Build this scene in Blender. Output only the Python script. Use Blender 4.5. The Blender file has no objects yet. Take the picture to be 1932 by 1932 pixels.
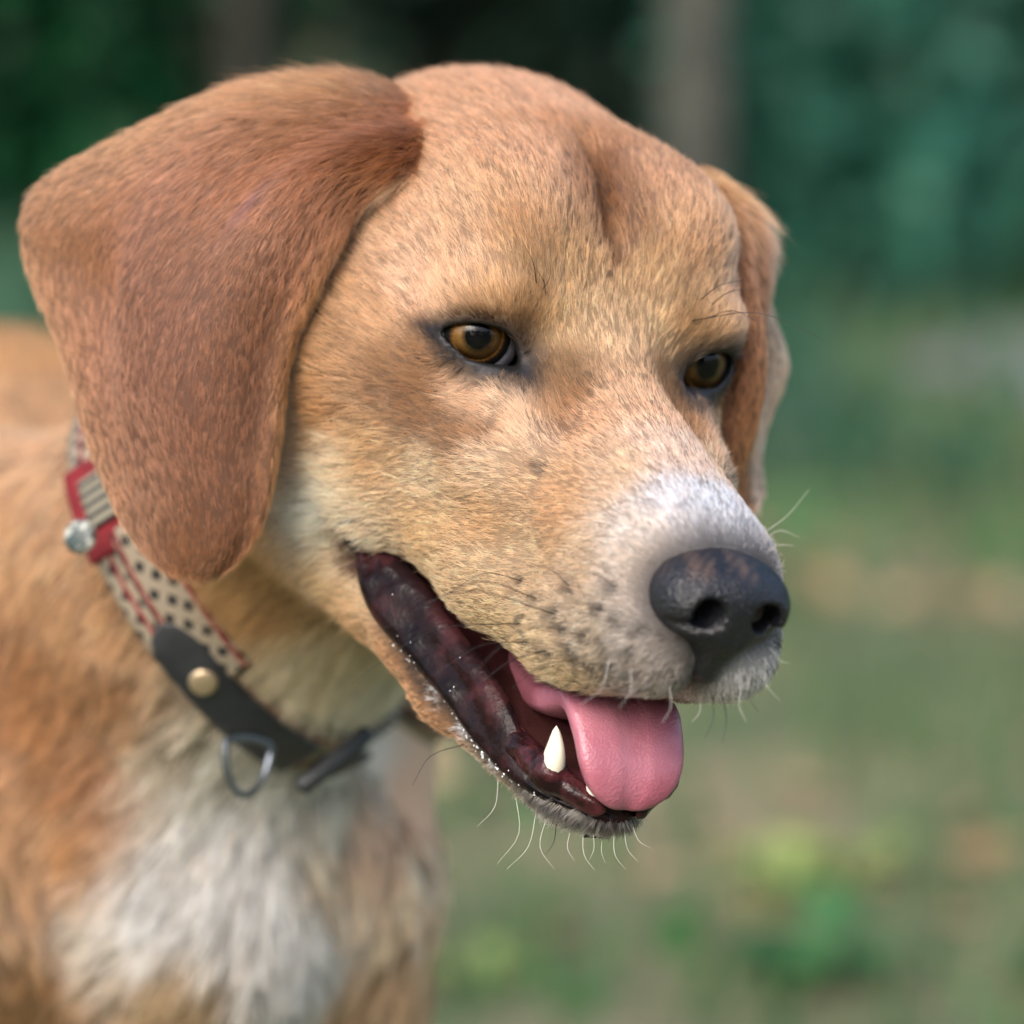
import bpy, bmesh, math, random
import numpy as np
from mathutils import Vector, Matrix

rng = np.random.default_rng(11)
random.seed(11)
scene = bpy.context.scene

# ------------------------------------------------------------------ camera, sky, sun, exposure
CAM_H = 0.72                     # camera height above the ground (m)
CAM_PITCH = math.radians(9.0)
cam_data = bpy.data.cameras.new("camera")
cam_data.sensor_width = 36.0
cam_data.lens = 36.0 / 0.25      # frame is 0.25 m wide at 1 m
cam_data.clip_start = 0.05
cam_data.clip_end = 500.0
cam = bpy.data.objects.new("camera", cam_data)
scene.collection.objects.link(cam)
cam.location = (0, 0, CAM_H)
cam.rotation_euler = (math.radians(90) - CAM_PITCH, 0, 0)
cam_data.dof.use_dof = True
cam_data.dof.focus_distance = 0.985
cam_data.dof.aperture_fstop = 7.0
scene.camera = cam

SUN_EL, SUN_AZ = math.radians(38), math.radians(203)   # azimuth clockwise from +Y (behind the camera)
world = bpy.data.worlds.new("World")
scene.world = world
world.use_nodes = True
wn, wl = world.node_tree.nodes, world.node_tree.links
bg = wn["Background"]
sky = wn.new("ShaderNodeTexSky")
sky.sky_type = 'NISHITA'
sky.sun_disc = False
sky.sun_elevation = SUN_EL
sky.sun_rotation = SUN_AZ
sky.air_density = 1.0
sky.dust_density = 4.0
sky.ozone_density = 1.0
wl.new(sky.outputs[0], bg.inputs[0])
bg.inputs[1].default_value = 0.15
sun_data = bpy.data.lights.new("sun", 'SUN')
sun_data.energy = 0.65
sun_data.angle = math.radians(36)
sun_data.color = (1.0, 0.985, 0.965)
sun = bpy.data.objects.new("sun", sun_data)
scene.collection.objects.link(sun)
_sd = Vector((math.sin(SUN_AZ) * math.cos(SUN_EL), math.cos(SUN_AZ) * math.cos(SUN_EL), math.sin(SUN_EL)))
sun.rotation_euler = _sd.to_track_quat('Z', 'Y').to_euler()
sun.location = (2, -2, 6)

scene.view_settings.view_transform = 'Standard'
scene.view_settings.look = 'None'
scene.view_settings.gamma = 1.0
scene.view_settings.use_curve_mapping = False
scene.view_settings.exposure = 1.2
scene.render.engine = 'CYCLES'
scene.cycles.use_denoising = True
scene.cycles.max_bounces = 10
scene.cycles.transparent_max_bounces = 12
scene.cycles.use_adaptive_sampling = False

# ------------------------------------------------------------------ helpers
def srgb(r, g, b, a=1.0):
    f = lambda c: (c / 255) / 12.92 if c / 255 <= 0.04045 else ((c / 255 + 0.055) / 1.055) ** 2.4
    return (f(r), f(g), f(b), a)
def lin(c):
    c = np.asarray(c, float) / 255
    return np.where(c <= 0.04045, c / 12.92, ((c + 0.055) / 1.055) ** 2.4)
def link(o, parent=None):
    scene.collection.objects.link(o)
    if parent is not None:
        o.parent = parent
        o.matrix_parent_inverse = parent.matrix_world.inverted() if False else Matrix.Identity(4)
    return o
def tag(o, label=None, cat=None, group=None, kind=None):
    if label: o["label"] = label
    if cat: o["category"] = cat
    if group: o["group"] = group
    if kind: o["kind"] = kind
    return o
def empty(name, loc=(0, 0, 0)):
    o = bpy.data.objects.new(name, None)
    o.location = loc
    o.empty_display_size = 0.1
    scene.collection.objects.link(o)
    return o
def mesh_obj(name, verts, faces, mats=(), parent=None, smooth=True):
    me = bpy.data.meshes.new(name)
    verts = np.asarray(verts, np.float32)
    faces_np = faces if isinstance(faces, np.ndarray) else None
    if faces_np is not None:
        n, k = faces_np.shape
        me.vertices.add(len(verts)); me.vertices.foreach_set("co", verts.ravel())
        me.loops.add(n * k); me.loops.foreach_set("vertex_index", faces_np.astype(np.int32).ravel())
        me.polygons.add(n); me.polygons.foreach_set("loop_start", np.arange(0, n * k, k, dtype=np.int32))
        me.update(calc_edges=True)
    else:
        me.from_pydata([tuple(v) for v in verts], [], faces)
    if smooth:
        me.polygons.foreach_set("use_smooth", np.ones(len(me.polygons), bool))
    for m in (mats if isinstance(mats, (list, tuple)) else [mats]):
        me.materials.append(m)
    o = bpy.data.objects.new(name, me)
    link(o, parent)
    return o

# ---- the dog's head frame (x towards the nose, y to its left, z up; millimetres) and the level frame
# (x right, y away from the camera, z up, origin at the camera; millimetres); world = level/1000 + camera height
def _rx(a): c, s = math.cos(a), math.sin(a); return np.array([[1, 0, 0], [0, c, -s], [0, s, c]])
def _ry(a): c, s = math.cos(a), math.sin(a); return np.array([[c, 0, s], [0, 1, 0], [-s, 0, c]])
def _rz(a): c, s = math.cos(a), math.sin(a); return np.array([[c, -s, 0], [s, c, 0], [0, 0, 1]])
HR = _rz(math.radians(24)) @ np.array([[0, 1, 0], [-1, 0, 0], [0, 0, 1.0]]) @ _ry(math.radians(8)) @ _rx(math.radians(-9))
HT = np.array([22.3, 999.2, -122.4])
def h2l(P): return np.asarray(P, float) @ HR.T + HT
def l2h(P): return (np.asarray(P, float) - HT) @ HR
def l2w(P): return np.asarray(P, float) / 1000 + np.array([0, 0, CAM_H])
def w2l(P): return (np.asarray(P, float) - np.array([0, 0, CAM_H])) * 1000
def h2w(P): return l2w(h2l(P))
def head_ray(px, py, y):
    """point of the head's plane y=const seen at picture position (1932-px frame)"""
    c, s = math.cos(CAM_PITCH), math.sin(CAM_PITCH)
    x, u = (px - 966) / 1932 * .25, -(py - 966) / 1932 * .25
    d = np.array([x, c + u * s, -s + u * c]) @ HR
    o = (-HT) @ HR
    return o + d * ((y - o[1]) / d[1])
def level_ray(px, py, depth):
    c, s = math.cos(CAM_PITCH), math.sin(CAM_PITCH)
    x, u = (px - 966) / 1932 * .25 * depth, -(py - 966) / 1932 * .25 * depth
    return np.array([x, depth * c + u * s, -depth * s + u * c])

# ---- signed distance primitives
def ell(P, c, r):
    q = [(P[i] - c[i]) for i in range(3)]
    k0 = np.sqrt((q[0] / r[0]) ** 2 + (q[1] / r[1]) ** 2 + (q[2] / r[2]) ** 2)
    k1 = np.sqrt((q[0] / r[0] ** 2) ** 2 + (q[1] / r[1] ** 2) ** 2 + (q[2] / r[2] ** 2) ** 2) + 1e-6
    return k0 * (k0 - 1) / k1
def rc(P, a, b, ra, rb):
    a = np.asarray(a, float); b = np.asarray(b, float); ba = b - a
    L = ba @ ba
    h = np.clip(((P[0] - a[0]) * ba[0] + (P[1] - a[1]) * ba[1] + (P[2] - a[2]) * ba[2]) / L, 0, 1)
    return np.sqrt((P[0] - a[0] - h * ba[0]) ** 2 + (P[1] - a[1] - h * ba[1]) ** 2 + (P[2] - a[2] - h * ba[2]) ** 2) - (ra + (rb - ra) * h)
def smin(a, b, k):
    h = np.clip(0.5 + 0.5 * (b - a) / k, 0, 1)
    return b + (a - b) * h - k * h * (1 - h)
def smax(a, b, k): return -smin(-a, -b, k)
def polyd(px, py, poly):
    """signed distance to a polygon in 2-D (negative inside)"""
    poly = np.asarray(poly, float); n = len(poly)
    d = np.full(px.shape, 1e9); sgn = np.ones(px.shape)
    for i in range(n):
        a = poly[i]; b = poly[i - 1]; e = b - a
        wx, wy = px - a[0], py - a[1]
        t = np.clip((wx * e[0] + wy * e[1]) / (e @ e), 0, 1)
        d = np.minimum(d, (wx - e[0] * t) ** 2 + (wy - e[1] * t) ** 2)
        c1 = py >= a[1]; c2 = py < b[1]; c3 = e[0] * wy > e[1] * wx
        flip = (c1 & c2 & c3) | (~c1 & ~c2 & ~c3)
        sgn = np.where(flip, -sgn, sgn)
    return sgn * np.sqrt(d)
def smooth_poly(pts, n=6):
    pts = np.asarray(pts, float); m = len(pts); out = []
    for i in range(m):
        p0, p1, p2, p3 = pts[i - 1], pts[i], pts[(i + 1) % m], pts[(i + 2) % m]
        for k in range(n):
            t = k / n
            out.append(.5 * (2 * p1 + (p2 - p0) * t + (2 * p0 - 5 * p1 + 4 * p2 - p3) * t * t + (3 * p1 - p0 - 3 * p2 + p3) * t ** 3))
    return np.array(out)
def spline(pts, n):
    """open Catmull-Rom through pts, n samples"""
    pts = np.asarray(pts, float); m = len(pts)
    P = np.vstack([2 * pts[0] - pts[1], pts, 2 * pts[-1] - pts[-2]])
    u = np.linspace(0, m - 1 - 1e-9, n); i = u.astype(int); t = (u - i)[:, None]
    p0, p1, p2, p3 = P[i], P[i + 1], P[i + 2], P[i + 3]
    return .5 * (2 * p1 + (p2 - p0) * t + (2 * p0 - 5 * p1 + 4 * p2 - p3) * t * t + (3 * p1 - p0 - 3 * p2 + p3) * t ** 3)

def surface_nets(F, org, h):
    nx, ny, nz = F.shape
    S = F < 0
    cnt = np.zeros((nx - 1, ny - 1, nz - 1), np.uint8)
    for dx in (0, 1):
        for dy in (0, 1):
            for dz in (0, 1):
                cnt += S[dx:nx - 1 + dx, dy:ny - 1 + dy, dz:nz - 1 + dz]
    act = (cnt > 0) & (cnt < 8)
    idx = np.full(act.shape, -1, np.int32)
    ci = np.argwhere(act); n = len(ci)
    idx[act] = np.arange(n, dtype=np.int32)
    acc = np.zeros((n, 3)); num = np.zeros(n)
    C = [(0, 0, 0), (1, 0, 0), (0, 1, 0), (1, 1, 0), (0, 0, 1), (1, 0, 1), (0, 1, 1), (1, 1, 1)]
    V = np.stack([F[ci[:, 0] + c[0], ci[:, 1] + c[1], ci[:, 2] + c[2]] for c in C], 1)
    for a in range(8):
        for b in range(a + 1, 8):
            df = np.abs(np.subtract(C[a], C[b])).sum()
            if df != 1: continue
            va, vb = V[:, a], V[:, b]
            m = (va < 0) != (vb < 0)
            t = va[m] / (va[m] - vb[m])
            acc[m] += np.array(C[a]) + t[:, None] * (np.subtract(C[b], C[a]))
            num[m] += 1
    verts = (ci + acc / num[:, None]) * h + np.asarray(org)
    faces = []
    for ax in range(3):
        o1, o2 = [(1, 2), (2, 0), (0, 1)][ax]
        sl0 = [slice(None)] * 3; sl1 = [slice(None)] * 3
        sl0[ax] = slice(0, -1); sl1[ax] = slice(1, None)
        ch = S[tuple(sl0)] != S[tuple(sl1)]
        e = np.argwhere(ch)
        ok = (e[:, o1] > 0) & (e[:, o2] > 0) & (e[:, o1] < F.shape[o1] - 1) & (e[:, o2] < F.shape[o2] - 1)
        e = e[ok]
        def cell(d1, d2):
            q = e.copy(); q[:, o1] -= d1; q[:, o2] -= d2
            return idx[q[:, 0], q[:, 1], q[:, 2]]
        quad = np.stack([cell(1, 1), cell(0, 1), cell(0, 0), cell(1, 0)], 1)
        ins = S[e[:, 0], e[:, 1], e[:, 2]]
        quad[~ins] = quad[~ins][:, ::-1]
        faces.append(quad)
    return verts, np.vstack(faces)
# ------------------------------------------------------------------ the dog's body as one signed distance field
EYE_C = np.array([-14.5, 29.0, 2.0]); EYE_R = 11.6          # for |y|
EYE_E = np.array([.92, .38, .10]); EYE_E /= np.linalg.norm(EYE_E)
EYE_A = np.array([-EYE_E[1], EYE_E[0], 0]); EYE_A /= np.linalg.norm(EYE_A)   # towards the outer corner
EYE_B = np.cross(EYE_E, EYE_A); EYE_B = EYE_B if EYE_B[2] > 0 else -EYE_B
EYE_OPEN = smooth_poly([(8.8, -.4), (6.0, 1.7), (1.8, 3.2), (-2.3, 3.5), (-6.0, 2.6), (-8.8, .6), (-10.8, -2.8), (-11.3, -5.4), (-9.5, -5.8), (-6.7, -5.7), (-2.6, -5.9), (1.6, -5.3), (4.7, -3.5), (6.9, -2.0)], 4)
def eye_ab(P):
    q = [P[i] - EYE_C[i] for i in range(3)]
    return (sum(q[i] * EYE_A[i] for i in range(3)), sum(q[i] * EYE_B[i] for i in range(3)), sum(q[i] * EYE_E[i] for i in range(3)))

def lip_u(X):  return np.interp(X, [-40, -31, -15, 5, 35, 60, 78, 95], [-54, -56, -62, -66.5, -70.5, -68.5, -63, -58])
def lip_l(X):  return np.interp(X, [-40, -31, -15, 0, 20, 40, 60, 80], [-57, -62, -71, -77, -83, -87.5, -91, -93])

def head_sdf(X, Y, Z):
    """symmetric head; Y is |y|"""
    P = (X, Y, Z)
    d = ell(P, (-62, 0, 5), (62, 52, 50))
    d = smin(d, ell(P, (-86, 0, 14), (38, 44, 42)), 14)
    d = smin(d, ell(P, (-36, 22, 28), (31, 21, 20)), 14)
    d = smin(d, ell(P, (-12, 27, 11.5), (12, 14, 7.5)), 13)
    d = smin(d, rc(P, (4, 0, -10), (64, 0, -30.5), 15.5, 14.5), 18)
    d = smin(d, rc(P, (0, 13, -27), (61, 8, -37), 18, 16.5), 12)
    fl = rc(P, (70.5, 9.5, -48.5), (44, 12.5, -54), 13, 15.5)
    fl = smin(fl, rc(P, (44, 12.5, -54), (8, 17, -49.5), 15.5, 17), 5)
    fl = smin(fl, rc(P, (8, 17, -49.5), (-28, 26, -40), 17, 17), 6)
    d = smin(d, fl, 8)
    d = smin(d, rc(P, (4, 25, -22), (-45, 42, -15), 13, 14), 16)
    d = smin(d, rc(P, (-45, 43, -14), (-88, 38, -5), 13, 14), 13)
    d = smin(d, ell(P, (-54, 37, -36), (34, 15, 34)), 13)
    # lower jaw, open
    jw = rc(P, (-62, 30, -63), (-5, 19.5, -86), 15, 9.5)
    jw = smin(jw, rc(P, (-5, 19.5, -86), (38, 8, -97.5), 9.5, 7), 6)
    jw = smin(jw, rc(P, (-45, 0, -75), (40, 0, -97.5), 18, 6.5), 8)
    jw = smin(jw, ell(P, (44, 0, -99), (10, 10, 5.5)), 5)
    d = smin(d, jw, 7)
    d = smin(d, rc(P, (-85, 0, -38), (-30, 0, -72), 34, 17), 16)
    # lids
    d = smin(d, ell(P, EYE_C, (13.1, 13.1, 13.1)), 5)
    # forehead furrow, inner brow groove, trough below the eye, fold behind the mouth corner
    d = smax(d, -rc(P, (-44, 0, 55.6), (-5, 0, 30.4), 2.6, 3.2), 3.5)
    d = smax(d, -rc(P, (9, 17, 8), (22, 20, -8), 2.0, 3.0), 10)
    d = smax(d, -rc(P, (10, 34, -13), (-12, 50, -15), 3.2, 3.2), 9)
    d = smax(d, -rc(P, (-36, 50, -52), (-38, 46, -66), 1.5, 1.5), 4)
    return d
def mouth_cut(X, Y, Z):
    c = np.maximum(Z - lip_u(X), lip_l(X) - Z)
    return smax(c, (-31 + 0.0 * Y) - X, 4)
def eye_cut(P):
    a, b, e = eye_ab(P)
    c = np.maximum(polyd(a, b, EYE_OPEN), -e)
    return np.minimum(c, np.sqrt(sum((P[i] - EYE_C[i]) ** 2 for i in range(3))) - (EYE_R + .25))

HEAD_DIR = np.array([.33, -.944])
def body_sdf(L):
    """neck, trunk, legs in the level frame (mm)"""
    d = rc(L, (-12, 1062, -120), (-78, 1142, -195), 50, 52)
    d = smin(d, rc(L, (-78, 1142, -195), (-128, 1235, -245), 52, 70), 20)
    h = HEAD_DIR; lt = np.array([-h[1], h[0]])
    # rotated trunk coordinates
    def rotell(c, r):
        x, y, z = L[0] - c[0], L[1] - c[1], L[2] - c[2]
        return ell((x * h[0] + y * h[1], x * lt[0] + y * lt[1], z), (0, 0, 0), r)
    d = smin(d, rotell((-155, 1345, -300), (235, 88, 106)), 45)
    d = smin(d, rotell((-225, 1560, -282), (200, 82, 96)), 60)
    d = smin(d, rotell((-104, 1160, -272), (38, 30, 66)), 12)
    d = smin(d, rotell((-178, 1450, -268), (170, 84, 98)), 40)
    # fore legs
    for (sx, sy, r0) in ((-50, 1190, 27), (-170, 1160, 42)):
        d = smin(d, rc(L, (sx - 10, sy + 55, -215), (sx, sy, -300), r0 + 10, r0), 14)
        d = smin(d, rc(L, (sx, sy, -300), (sx - 4, sy + 35, -405), r0, 24), 10)
        d = smin(d, rc(L, (sx - 4, sy + 35, -405), (sx, sy + 25, -560), 22, 16), 10)
        d = smin(d, rc(L, (sx, sy + 25, -560), (sx + 3, sy + 14, -690), 15, 16), 8)
        d = smin(d, ell(L, (sx + 8, sy - 6, -704), (22, 32, 15)), 8)
    # hind legs
    for s in (-1, 1):
        bx, by = -285 + lt[0] * 58 * s, 1690 + lt[1] * 58 * s
        d = smin(d, rc(L, (bx, by, -268), (bx + 25, by - 60, -400), 64, 42), 40)
        d = smin(d, rc(L, (bx + 25, by - 60, -400), (bx - 25, by + 70, -545), 34, 18), 14)
        d = smin(d, rc(L, (bx - 25, by + 70, -545), (bx - 14, by + 44, -690), 17, 15), 8)
        d = smin(d, ell(L, (bx - 5, by + 14, -704), (22, 34, 15)), 8)
    d = smin(d, rc(L, (-300, 1730, -200), (-360, 1930, -330), 24, 16), 14)
    d = smin(d, rc(L, (-360, 1930, -330), (-385, 2010, -430), 16, 7), 8)
    return d

def full_sdf_grid(xs, ys, zs):
    """signed distance on a head-frame grid symmetric in y"""
    half = ys[ys >= -1e-6]
    X, Y, Z = np.meshgrid(xs, half, zs, indexing='ij')
    X = X.astype(np.float32); Y = Y.astype(np.float32); Z = Z.astype(np.float32)
    d = head_sdf(X, Y, Z)
    d = np.concatenate([d[:, :0:-1, :], d], 1)
    X, Y, Z = [a.astype(np.float32) for a in np.meshgrid(xs, ys, zs, indexing='ij')]
    L = [HR[i, 0] * X + HR[i, 1] * Y + HR[i, 2] * Z + np.float32(HT[i]) for i in range(3)]
    nk = rc(L, (-12, 1062, -120), (-78, 1142, -195), 50, 52)
    nk = smin(nk, rc(L, (-78, 1142, -195), (-128, 1235, -245), 52, 70), 20)
    d = smin(d, nk, 22)
    m = mouth_cut(X, Y, Z)
    d = smax(d, -m, 3.0)
    # eyes, only near them
    ix = (xs > -35) & (xs < 15); iz = (zs > -20) & (zs < 25)
    sub = np.ix_(ix, np.arange(len(ys)), iz)
    d[sub] = smax(d[sub], -eye_cut((X[sub], np.abs(Y[sub]), Z[sub])), .8)
    return d
HB = dict(x=(-128, 104), y=(-72, 72), z=(-118, 72)); HS = 1.0
_xs = np.arange(HB['x'][0], HB['x'][1] + .1, HS); _ys = np.arange(HB['y'][0], HB['y'][1] + .1, HS); _zs = np.arange(HB['z'][0], HB['z'][1] + .1, HS)
_F = full_sdf_grid(_xs, _ys, _zs)
hv, hf = surface_nets(_F, (_xs[0], _ys[0], _zs[0]), HS)
hv_l = h2l(hv)
# coarse body
bs = 6.0
gx = np.arange(-480, 130, bs); gy = np.arange(960, 2050, bs); gz = np.arange(-722, -20, bs)
LX, LY, LZ = [a.astype(np.float32) for a in np.meshgrid(gx, gy, gz, indexing='ij')]
_B = body_sdf((LX, LY, LZ))
_hp = [((LX - HT[0]) * HR[0, i] + (LY - HT[1]) * HR[1, i] + (LZ - HT[2]) * HR[2, i]) for i in range(3)]
_near = (np.abs(_hp[0] + 60) < 150) & (np.abs(_hp[1]) < 110) & (np.abs(_hp[2] + 20) < 140)
_q = [a[_near] for a in _hp]
_B[_near] = smin(head_sdf(_q[0], np.abs(_q[1]), _q[2]), _B[_near], 22)
bv, bf = surface_nets(_B, (gx[0], gy[0], gz[0]), bs)
bh = l2h(bv)
inbox = (bh[:, 0] > HB['x'][0] + 3) & (bh[:, 0] < HB['x'][1]) & (np.abs(bh[:, 1]) < HB['y'][1] - 3) & (bh[:, 2] > HB['z'][0] + 3) & (bh[:, 2] < HB['z'][1])
keep = ~inbox[bf].all(1)
bf = bf[keep]
used = np.unique(bf); remap = np.full(len(bv), -1); remap[used] = np.arange(len(used)); bv = bv[used]; bf = remap[bf]
# ------------------------------------------------------------------ ears (closed shells that belong to the body mesh)
def ear_shell(rows, ns=44, nt=34, th=3.6, bulge=0.0):
    """rows: list of (front .. back) picture points with depth -> level-frame shell; returns verts, faces, flow"""
    nc = len(rows[0])
    ctrl = np.array([[level_ray(*p) for p in r] for r in rows])
    a = np.stack([spline(ctrl[:, j], ns) for j in range(nc)], 1)
    g = np.stack([spline(a[i], nt) for i in range(ns)], 0)                 # ns x nt x 3
    ds = np.gradient(g, axis=0); dt = np.gradient(g, axis=1)
    n = np.cross(dt, ds); n /= np.linalg.norm(n, axis=2, keepdims=True) + 1e-9
    if n[ns // 2, nt // 2, 1] > 0: n = -n                                    # towards the camera side
    t = np.linspace(0, 1, nt)[None, :, None]; s = np.linspace(0, 1, ns)[:, None, None]
    edge = np.clip(np.minimum(np.minimum(t, 1 - t) * 9, (1 - s) * 12), 0.0, 1)
    th_ = th * (0.18 + .82 * np.sqrt(1 - (1 - edge) ** 2)) / 2
    # soft waviness of the leather
    wav = 1.2 * np.sin(7 * t + 3 * s) * np.sin(5 * s + 2) + .6 * np.sin(13 * t - 9 * s)
    wav = wav - 7.5 * np.exp(-((t - .78) / .10) ** 2 - ((s - .48) / .12) ** 2) + (2.2 * np.sin(15 * s + 1) * np.exp(-((1 - t) / .12) ** 2) + 1.6 * np.sin(12 * s) * np.exp(-(t / .12) ** 2)) * np.clip((s - .25) * 4, 0, 1) - 4.5 * np.exp(-((t - .42 - .25 * s) / .10) ** 2) * np.clip(s * 3, 0, 1) * (1 - s) + 2.6 * np.exp(-((t - .06) / .05) ** 2) * np.clip((s - .2) * 5, 0, 1)
    top = g + n * (th_ + wav); bot = g + n * (-th_ + wav)
    V = np.vstack([top.reshape(-1, 3), bot.reshape(-1, 3)])
    F = []; o = ns * nt
    for i in range(ns - 1):
        for j in range(nt - 1):
            q = [i * nt + j, i * nt + j + 1, (i + 1) * nt + j + 1, (i + 1) * nt + j]
            F.append(q); F.append([k + o for k in q[::-1]])
    for i in range(ns - 1):
        for j in (0, nt - 1):
            q = [i * nt + j, (i + 1) * nt + j, (i + 1) * nt + j + o, i * nt + j + o]
            F.append(q if j else q[::-1])
    for j in range(nt - 1):
        q = [(ns - 1) * nt + j, (ns - 1) * nt + j + 1, (ns - 1) * nt + j + 1 + o, (ns - 1) * nt + j + o]
        F.append(q[::-1])
    F = np.array(F)
    # make the shell face outwards
    p = V[F]; nn = np.cross(p[:, 1] - p[:, 0], p[:, 3] - p[:, 0])
    k = ns // 2 * 2 * (nt - 1) + nt
    tf = np.arange(len(F)) < 2 * (ns - 1) * (nt - 1)
    topf = tf & (np.arange(len(F)) % 2 == 0)
    fn = n[:-1, :-1].reshape(-1, 3)
    if (nn[topf] * fn).sum(1).mean() < 0: F = F[:, ::-1]
    flow = ds / (np.linalg.norm(ds, axis=2, keepdims=True) + 1e-9)
    flow = np.vstack([flow.reshape(-1, 3)] * 2)
    S = np.broadcast_to(s[..., 0], (ns, nt)); Tt = np.broadcast_to(t[..., 0], (ns, nt))
    st = np.stack([np.concatenate([S.ravel()] * 2), np.concatenate([Tt.ravel()] * 2), np.repeat([1.0, -1.0], o)], 1)
    return V, F, flow, st
NEAR_EAR = [
    [(880, 285, 1042), (840, 240, 1046), (795, 195, 1054), (760, 178, 1062)],
    [(778, 322, 1008), (738, 258, 1021), (688, 195, 1036), (645, 152, 1050)],
    [(680, 390, 1000), (602, 308, 998), (515, 238, 1012), (455, 164, 1036)],
    [(602, 545, 998), (490, 440, 990), (360, 340, 1003), (250, 238, 1032)],
    [(552, 680, 999), (430, 590, 990), (250, 480, 1002), (78, 345, 1032)],
    [(536, 790, 1000), (410, 720, 991), (220, 610, 1002), (50, 470, 1034)],
    [(515, 890, 1001), (400, 830, 992), (230, 730, 1001), (100, 650, 1026)],
    [(492, 970, 1002), (405, 930, 994), (270, 850, 1000), (146, 815, 1019)],
    [(462, 1030, 1003), (395, 1015, 997), (300, 960, 1000), (212, 940, 1012)],
    [(425, 1066, 1004), (380, 1070, 1001), (325, 1050, 1003), (272, 1030, 1007)],
    [(400, 1076, 1005), (378, 1080, 1003), (350, 1075, 1004), (322, 1064, 1006)]]
FAR_EAR = [
    [(1290, 345, 1062), (1305, 330, 1066), (1325, 318, 1072), (1335, 325, 1084)],
    [(1335, 395, 1050), (1372, 390, 1050), (1395, 395, 1058), (1395, 400, 1085)],
    [(1345, 480, 1046), (1400, 480, 1044), (1432, 480, 1056), (1428, 480, 1090)],
    [(1360, 580, 1046), (1412, 580, 1042), (1442, 590, 1056), (1450, 585, 1092)],
    [(1370, 680, 1046), (1415, 690, 1042), (1444, 690, 1058), (1472, 690, 1092)],
    [(1355, 790, 1048), (1400, 800, 1046), (1425, 790, 1060), (1462, 790, 1090)],
    [(1340, 870, 1050), (1385, 880, 1050), (1405, 870, 1062), (1440, 880, 1084)],
    [(1375, 930, 1054), (1392, 935, 1056), (1402, 930, 1064), (1422, 935, 1076)],
    [(1400, 960, 1060), (1404, 962, 1061), (1407, 962, 1064), (1412, 962, 1068)]]
NEAR_EAR = [[(a, b, c + o) for a, b, c in r] for r, o in zip(NEAR_EAR, (0, 3, 13, 16, 18, 20, 22, 23, 24, 24, 24))]     # hangs close to the cheek
e1v, e1f, e1d, e1st = ear_shell(NEAR_EAR)
e2v, e2f, e2d, e2st = ear_shell(FAR_EAR, ns=36, nt=26)

BV = np.vstack([hv_l, bv, e1v, e2v])                    # level frame
n0, n1, n2, n3 = len(hv_l), len(bv), len(e1v), len(e2v)
BF = np.vstack([hf, bf + n0, e1f + n0 + n1, e2f + n0 + n1 + n2])
REG = np.concatenate([np.zeros(n0), np.ones(n1), np.full(n2, 2), np.full(n3, 3)]).astype(int)
# ------------------------------------------------------------------ materials
def mat(name, color=(.5, .5, .5, 1), rough=.6, **kw):
    m = bpy.data.materials.new(name); m.use_nodes = True
    b = m.node_tree.nodes["Principled BSDF"]
    b.inputs["Base Color"].default_value = color
    b.inputs["Roughness"].default_value = rough
    for k, v in kw.items():
        b.inputs[k.replace('_', ' ')].default_value = v
    return m
def N(m, t, **kw):
    n = m.node_tree.nodes.new(t)
    for k, v in kw.items(): setattr(n, k, v)
    return n
def bsdf(m): return m.node_tree.nodes["Principled BSDF"]
def L(m, a, b): m.node_tree.links.new(a, b)
def ramp(m, stops, interp='LINEAR'):
    n = N(m, 'ShaderNodeValToRGB'); cr = n.color_ramp; cr.interpolation = interp
    while len(cr.elements) < len(stops): cr.elements.new(.5)
    for e, (p, c) in zip(cr.elements, stops): e.position = p; e.color = c
    return n
def noise_color(m, stops, scale, detail=4, rough=.6, coord='Object', bump=0.0, bscale=None, dist=.001):
    tc = N(m, 'ShaderNodeTexCoord'); nz = N(m, 'ShaderNodeTexNoise')
    nz.inputs['Scale'].default_value = scale; nz.inputs['Detail'].default_value = detail; nz.inputs['Roughness'].default_value = rough
    L(m, tc.outputs[coord], nz.inputs['Vector'])
    r = ramp(m, stops); L(m, nz.outputs['Fac'], r.inputs[0]); L(m, r.outputs[0], bsdf(m).inputs['Base Color'])
    if bump:
        n2 = N(m, 'ShaderNodeTexNoise'); n2.inputs['Scale'].default_value = bscale or scale * 4; n2.inputs['Detail'].default_value = 5
        L(m, tc.outputs[coord], n2.inputs['Vector'])
        b = N(m, 'ShaderNodeBump'); b.inputs['Strength'].default_value = bump; b.inputs['Distance'].default_value = dist
        L(m, n2.outputs['Fac'], b.inputs['Height']); L(m, b.outputs[0], bsdf(m).inputs['Normal'])
    return m

# skin under the fur: colour and wetness come from per-vertex values of the coat pattern
M_skin = mat("dog_skin", rough=.7)
_a = N(M_skin, 'ShaderNodeAttribute', attribute_name="coat"); L(M_skin, _a.outputs['Color'], bsdf(M_skin).inputs['Base Color'])
_a2 = N(M_skin, 'ShaderNodeAttribute', attribute_name="wet")
_mr = N(M_skin, 'ShaderNodeMapRange'); _mr.inputs[3].default_value = .75; _mr.inputs[4].default_value = .22
L(M_skin, _a2.outputs['Fac'], _mr.inputs[0]); L(M_skin, _mr.outputs[0], bsdf(M_skin).inputs['Roughness'])
_tc = N(M_skin, 'ShaderNodeTexCoord'); _nz = N(M_skin, 'ShaderNodeTexNoise'); _nz.inputs['Scale'].default_value = 900; _nz.inputs['Detail'].default_value = 3
_bp = N(M_skin, 'ShaderNodeBump'); _bp.inputs['Strength'].default_value = .35; _bp.inputs['Distance'].default_value = .0006
L(M_skin, _tc.outputs['Object'], _nz.inputs['Vector']); L(M_skin, _nz.outputs['Fac'], _bp.inputs['Height']); L(M_skin, _bp.outputs[0], bsdf(M_skin).inputs['Normal'])

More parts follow.
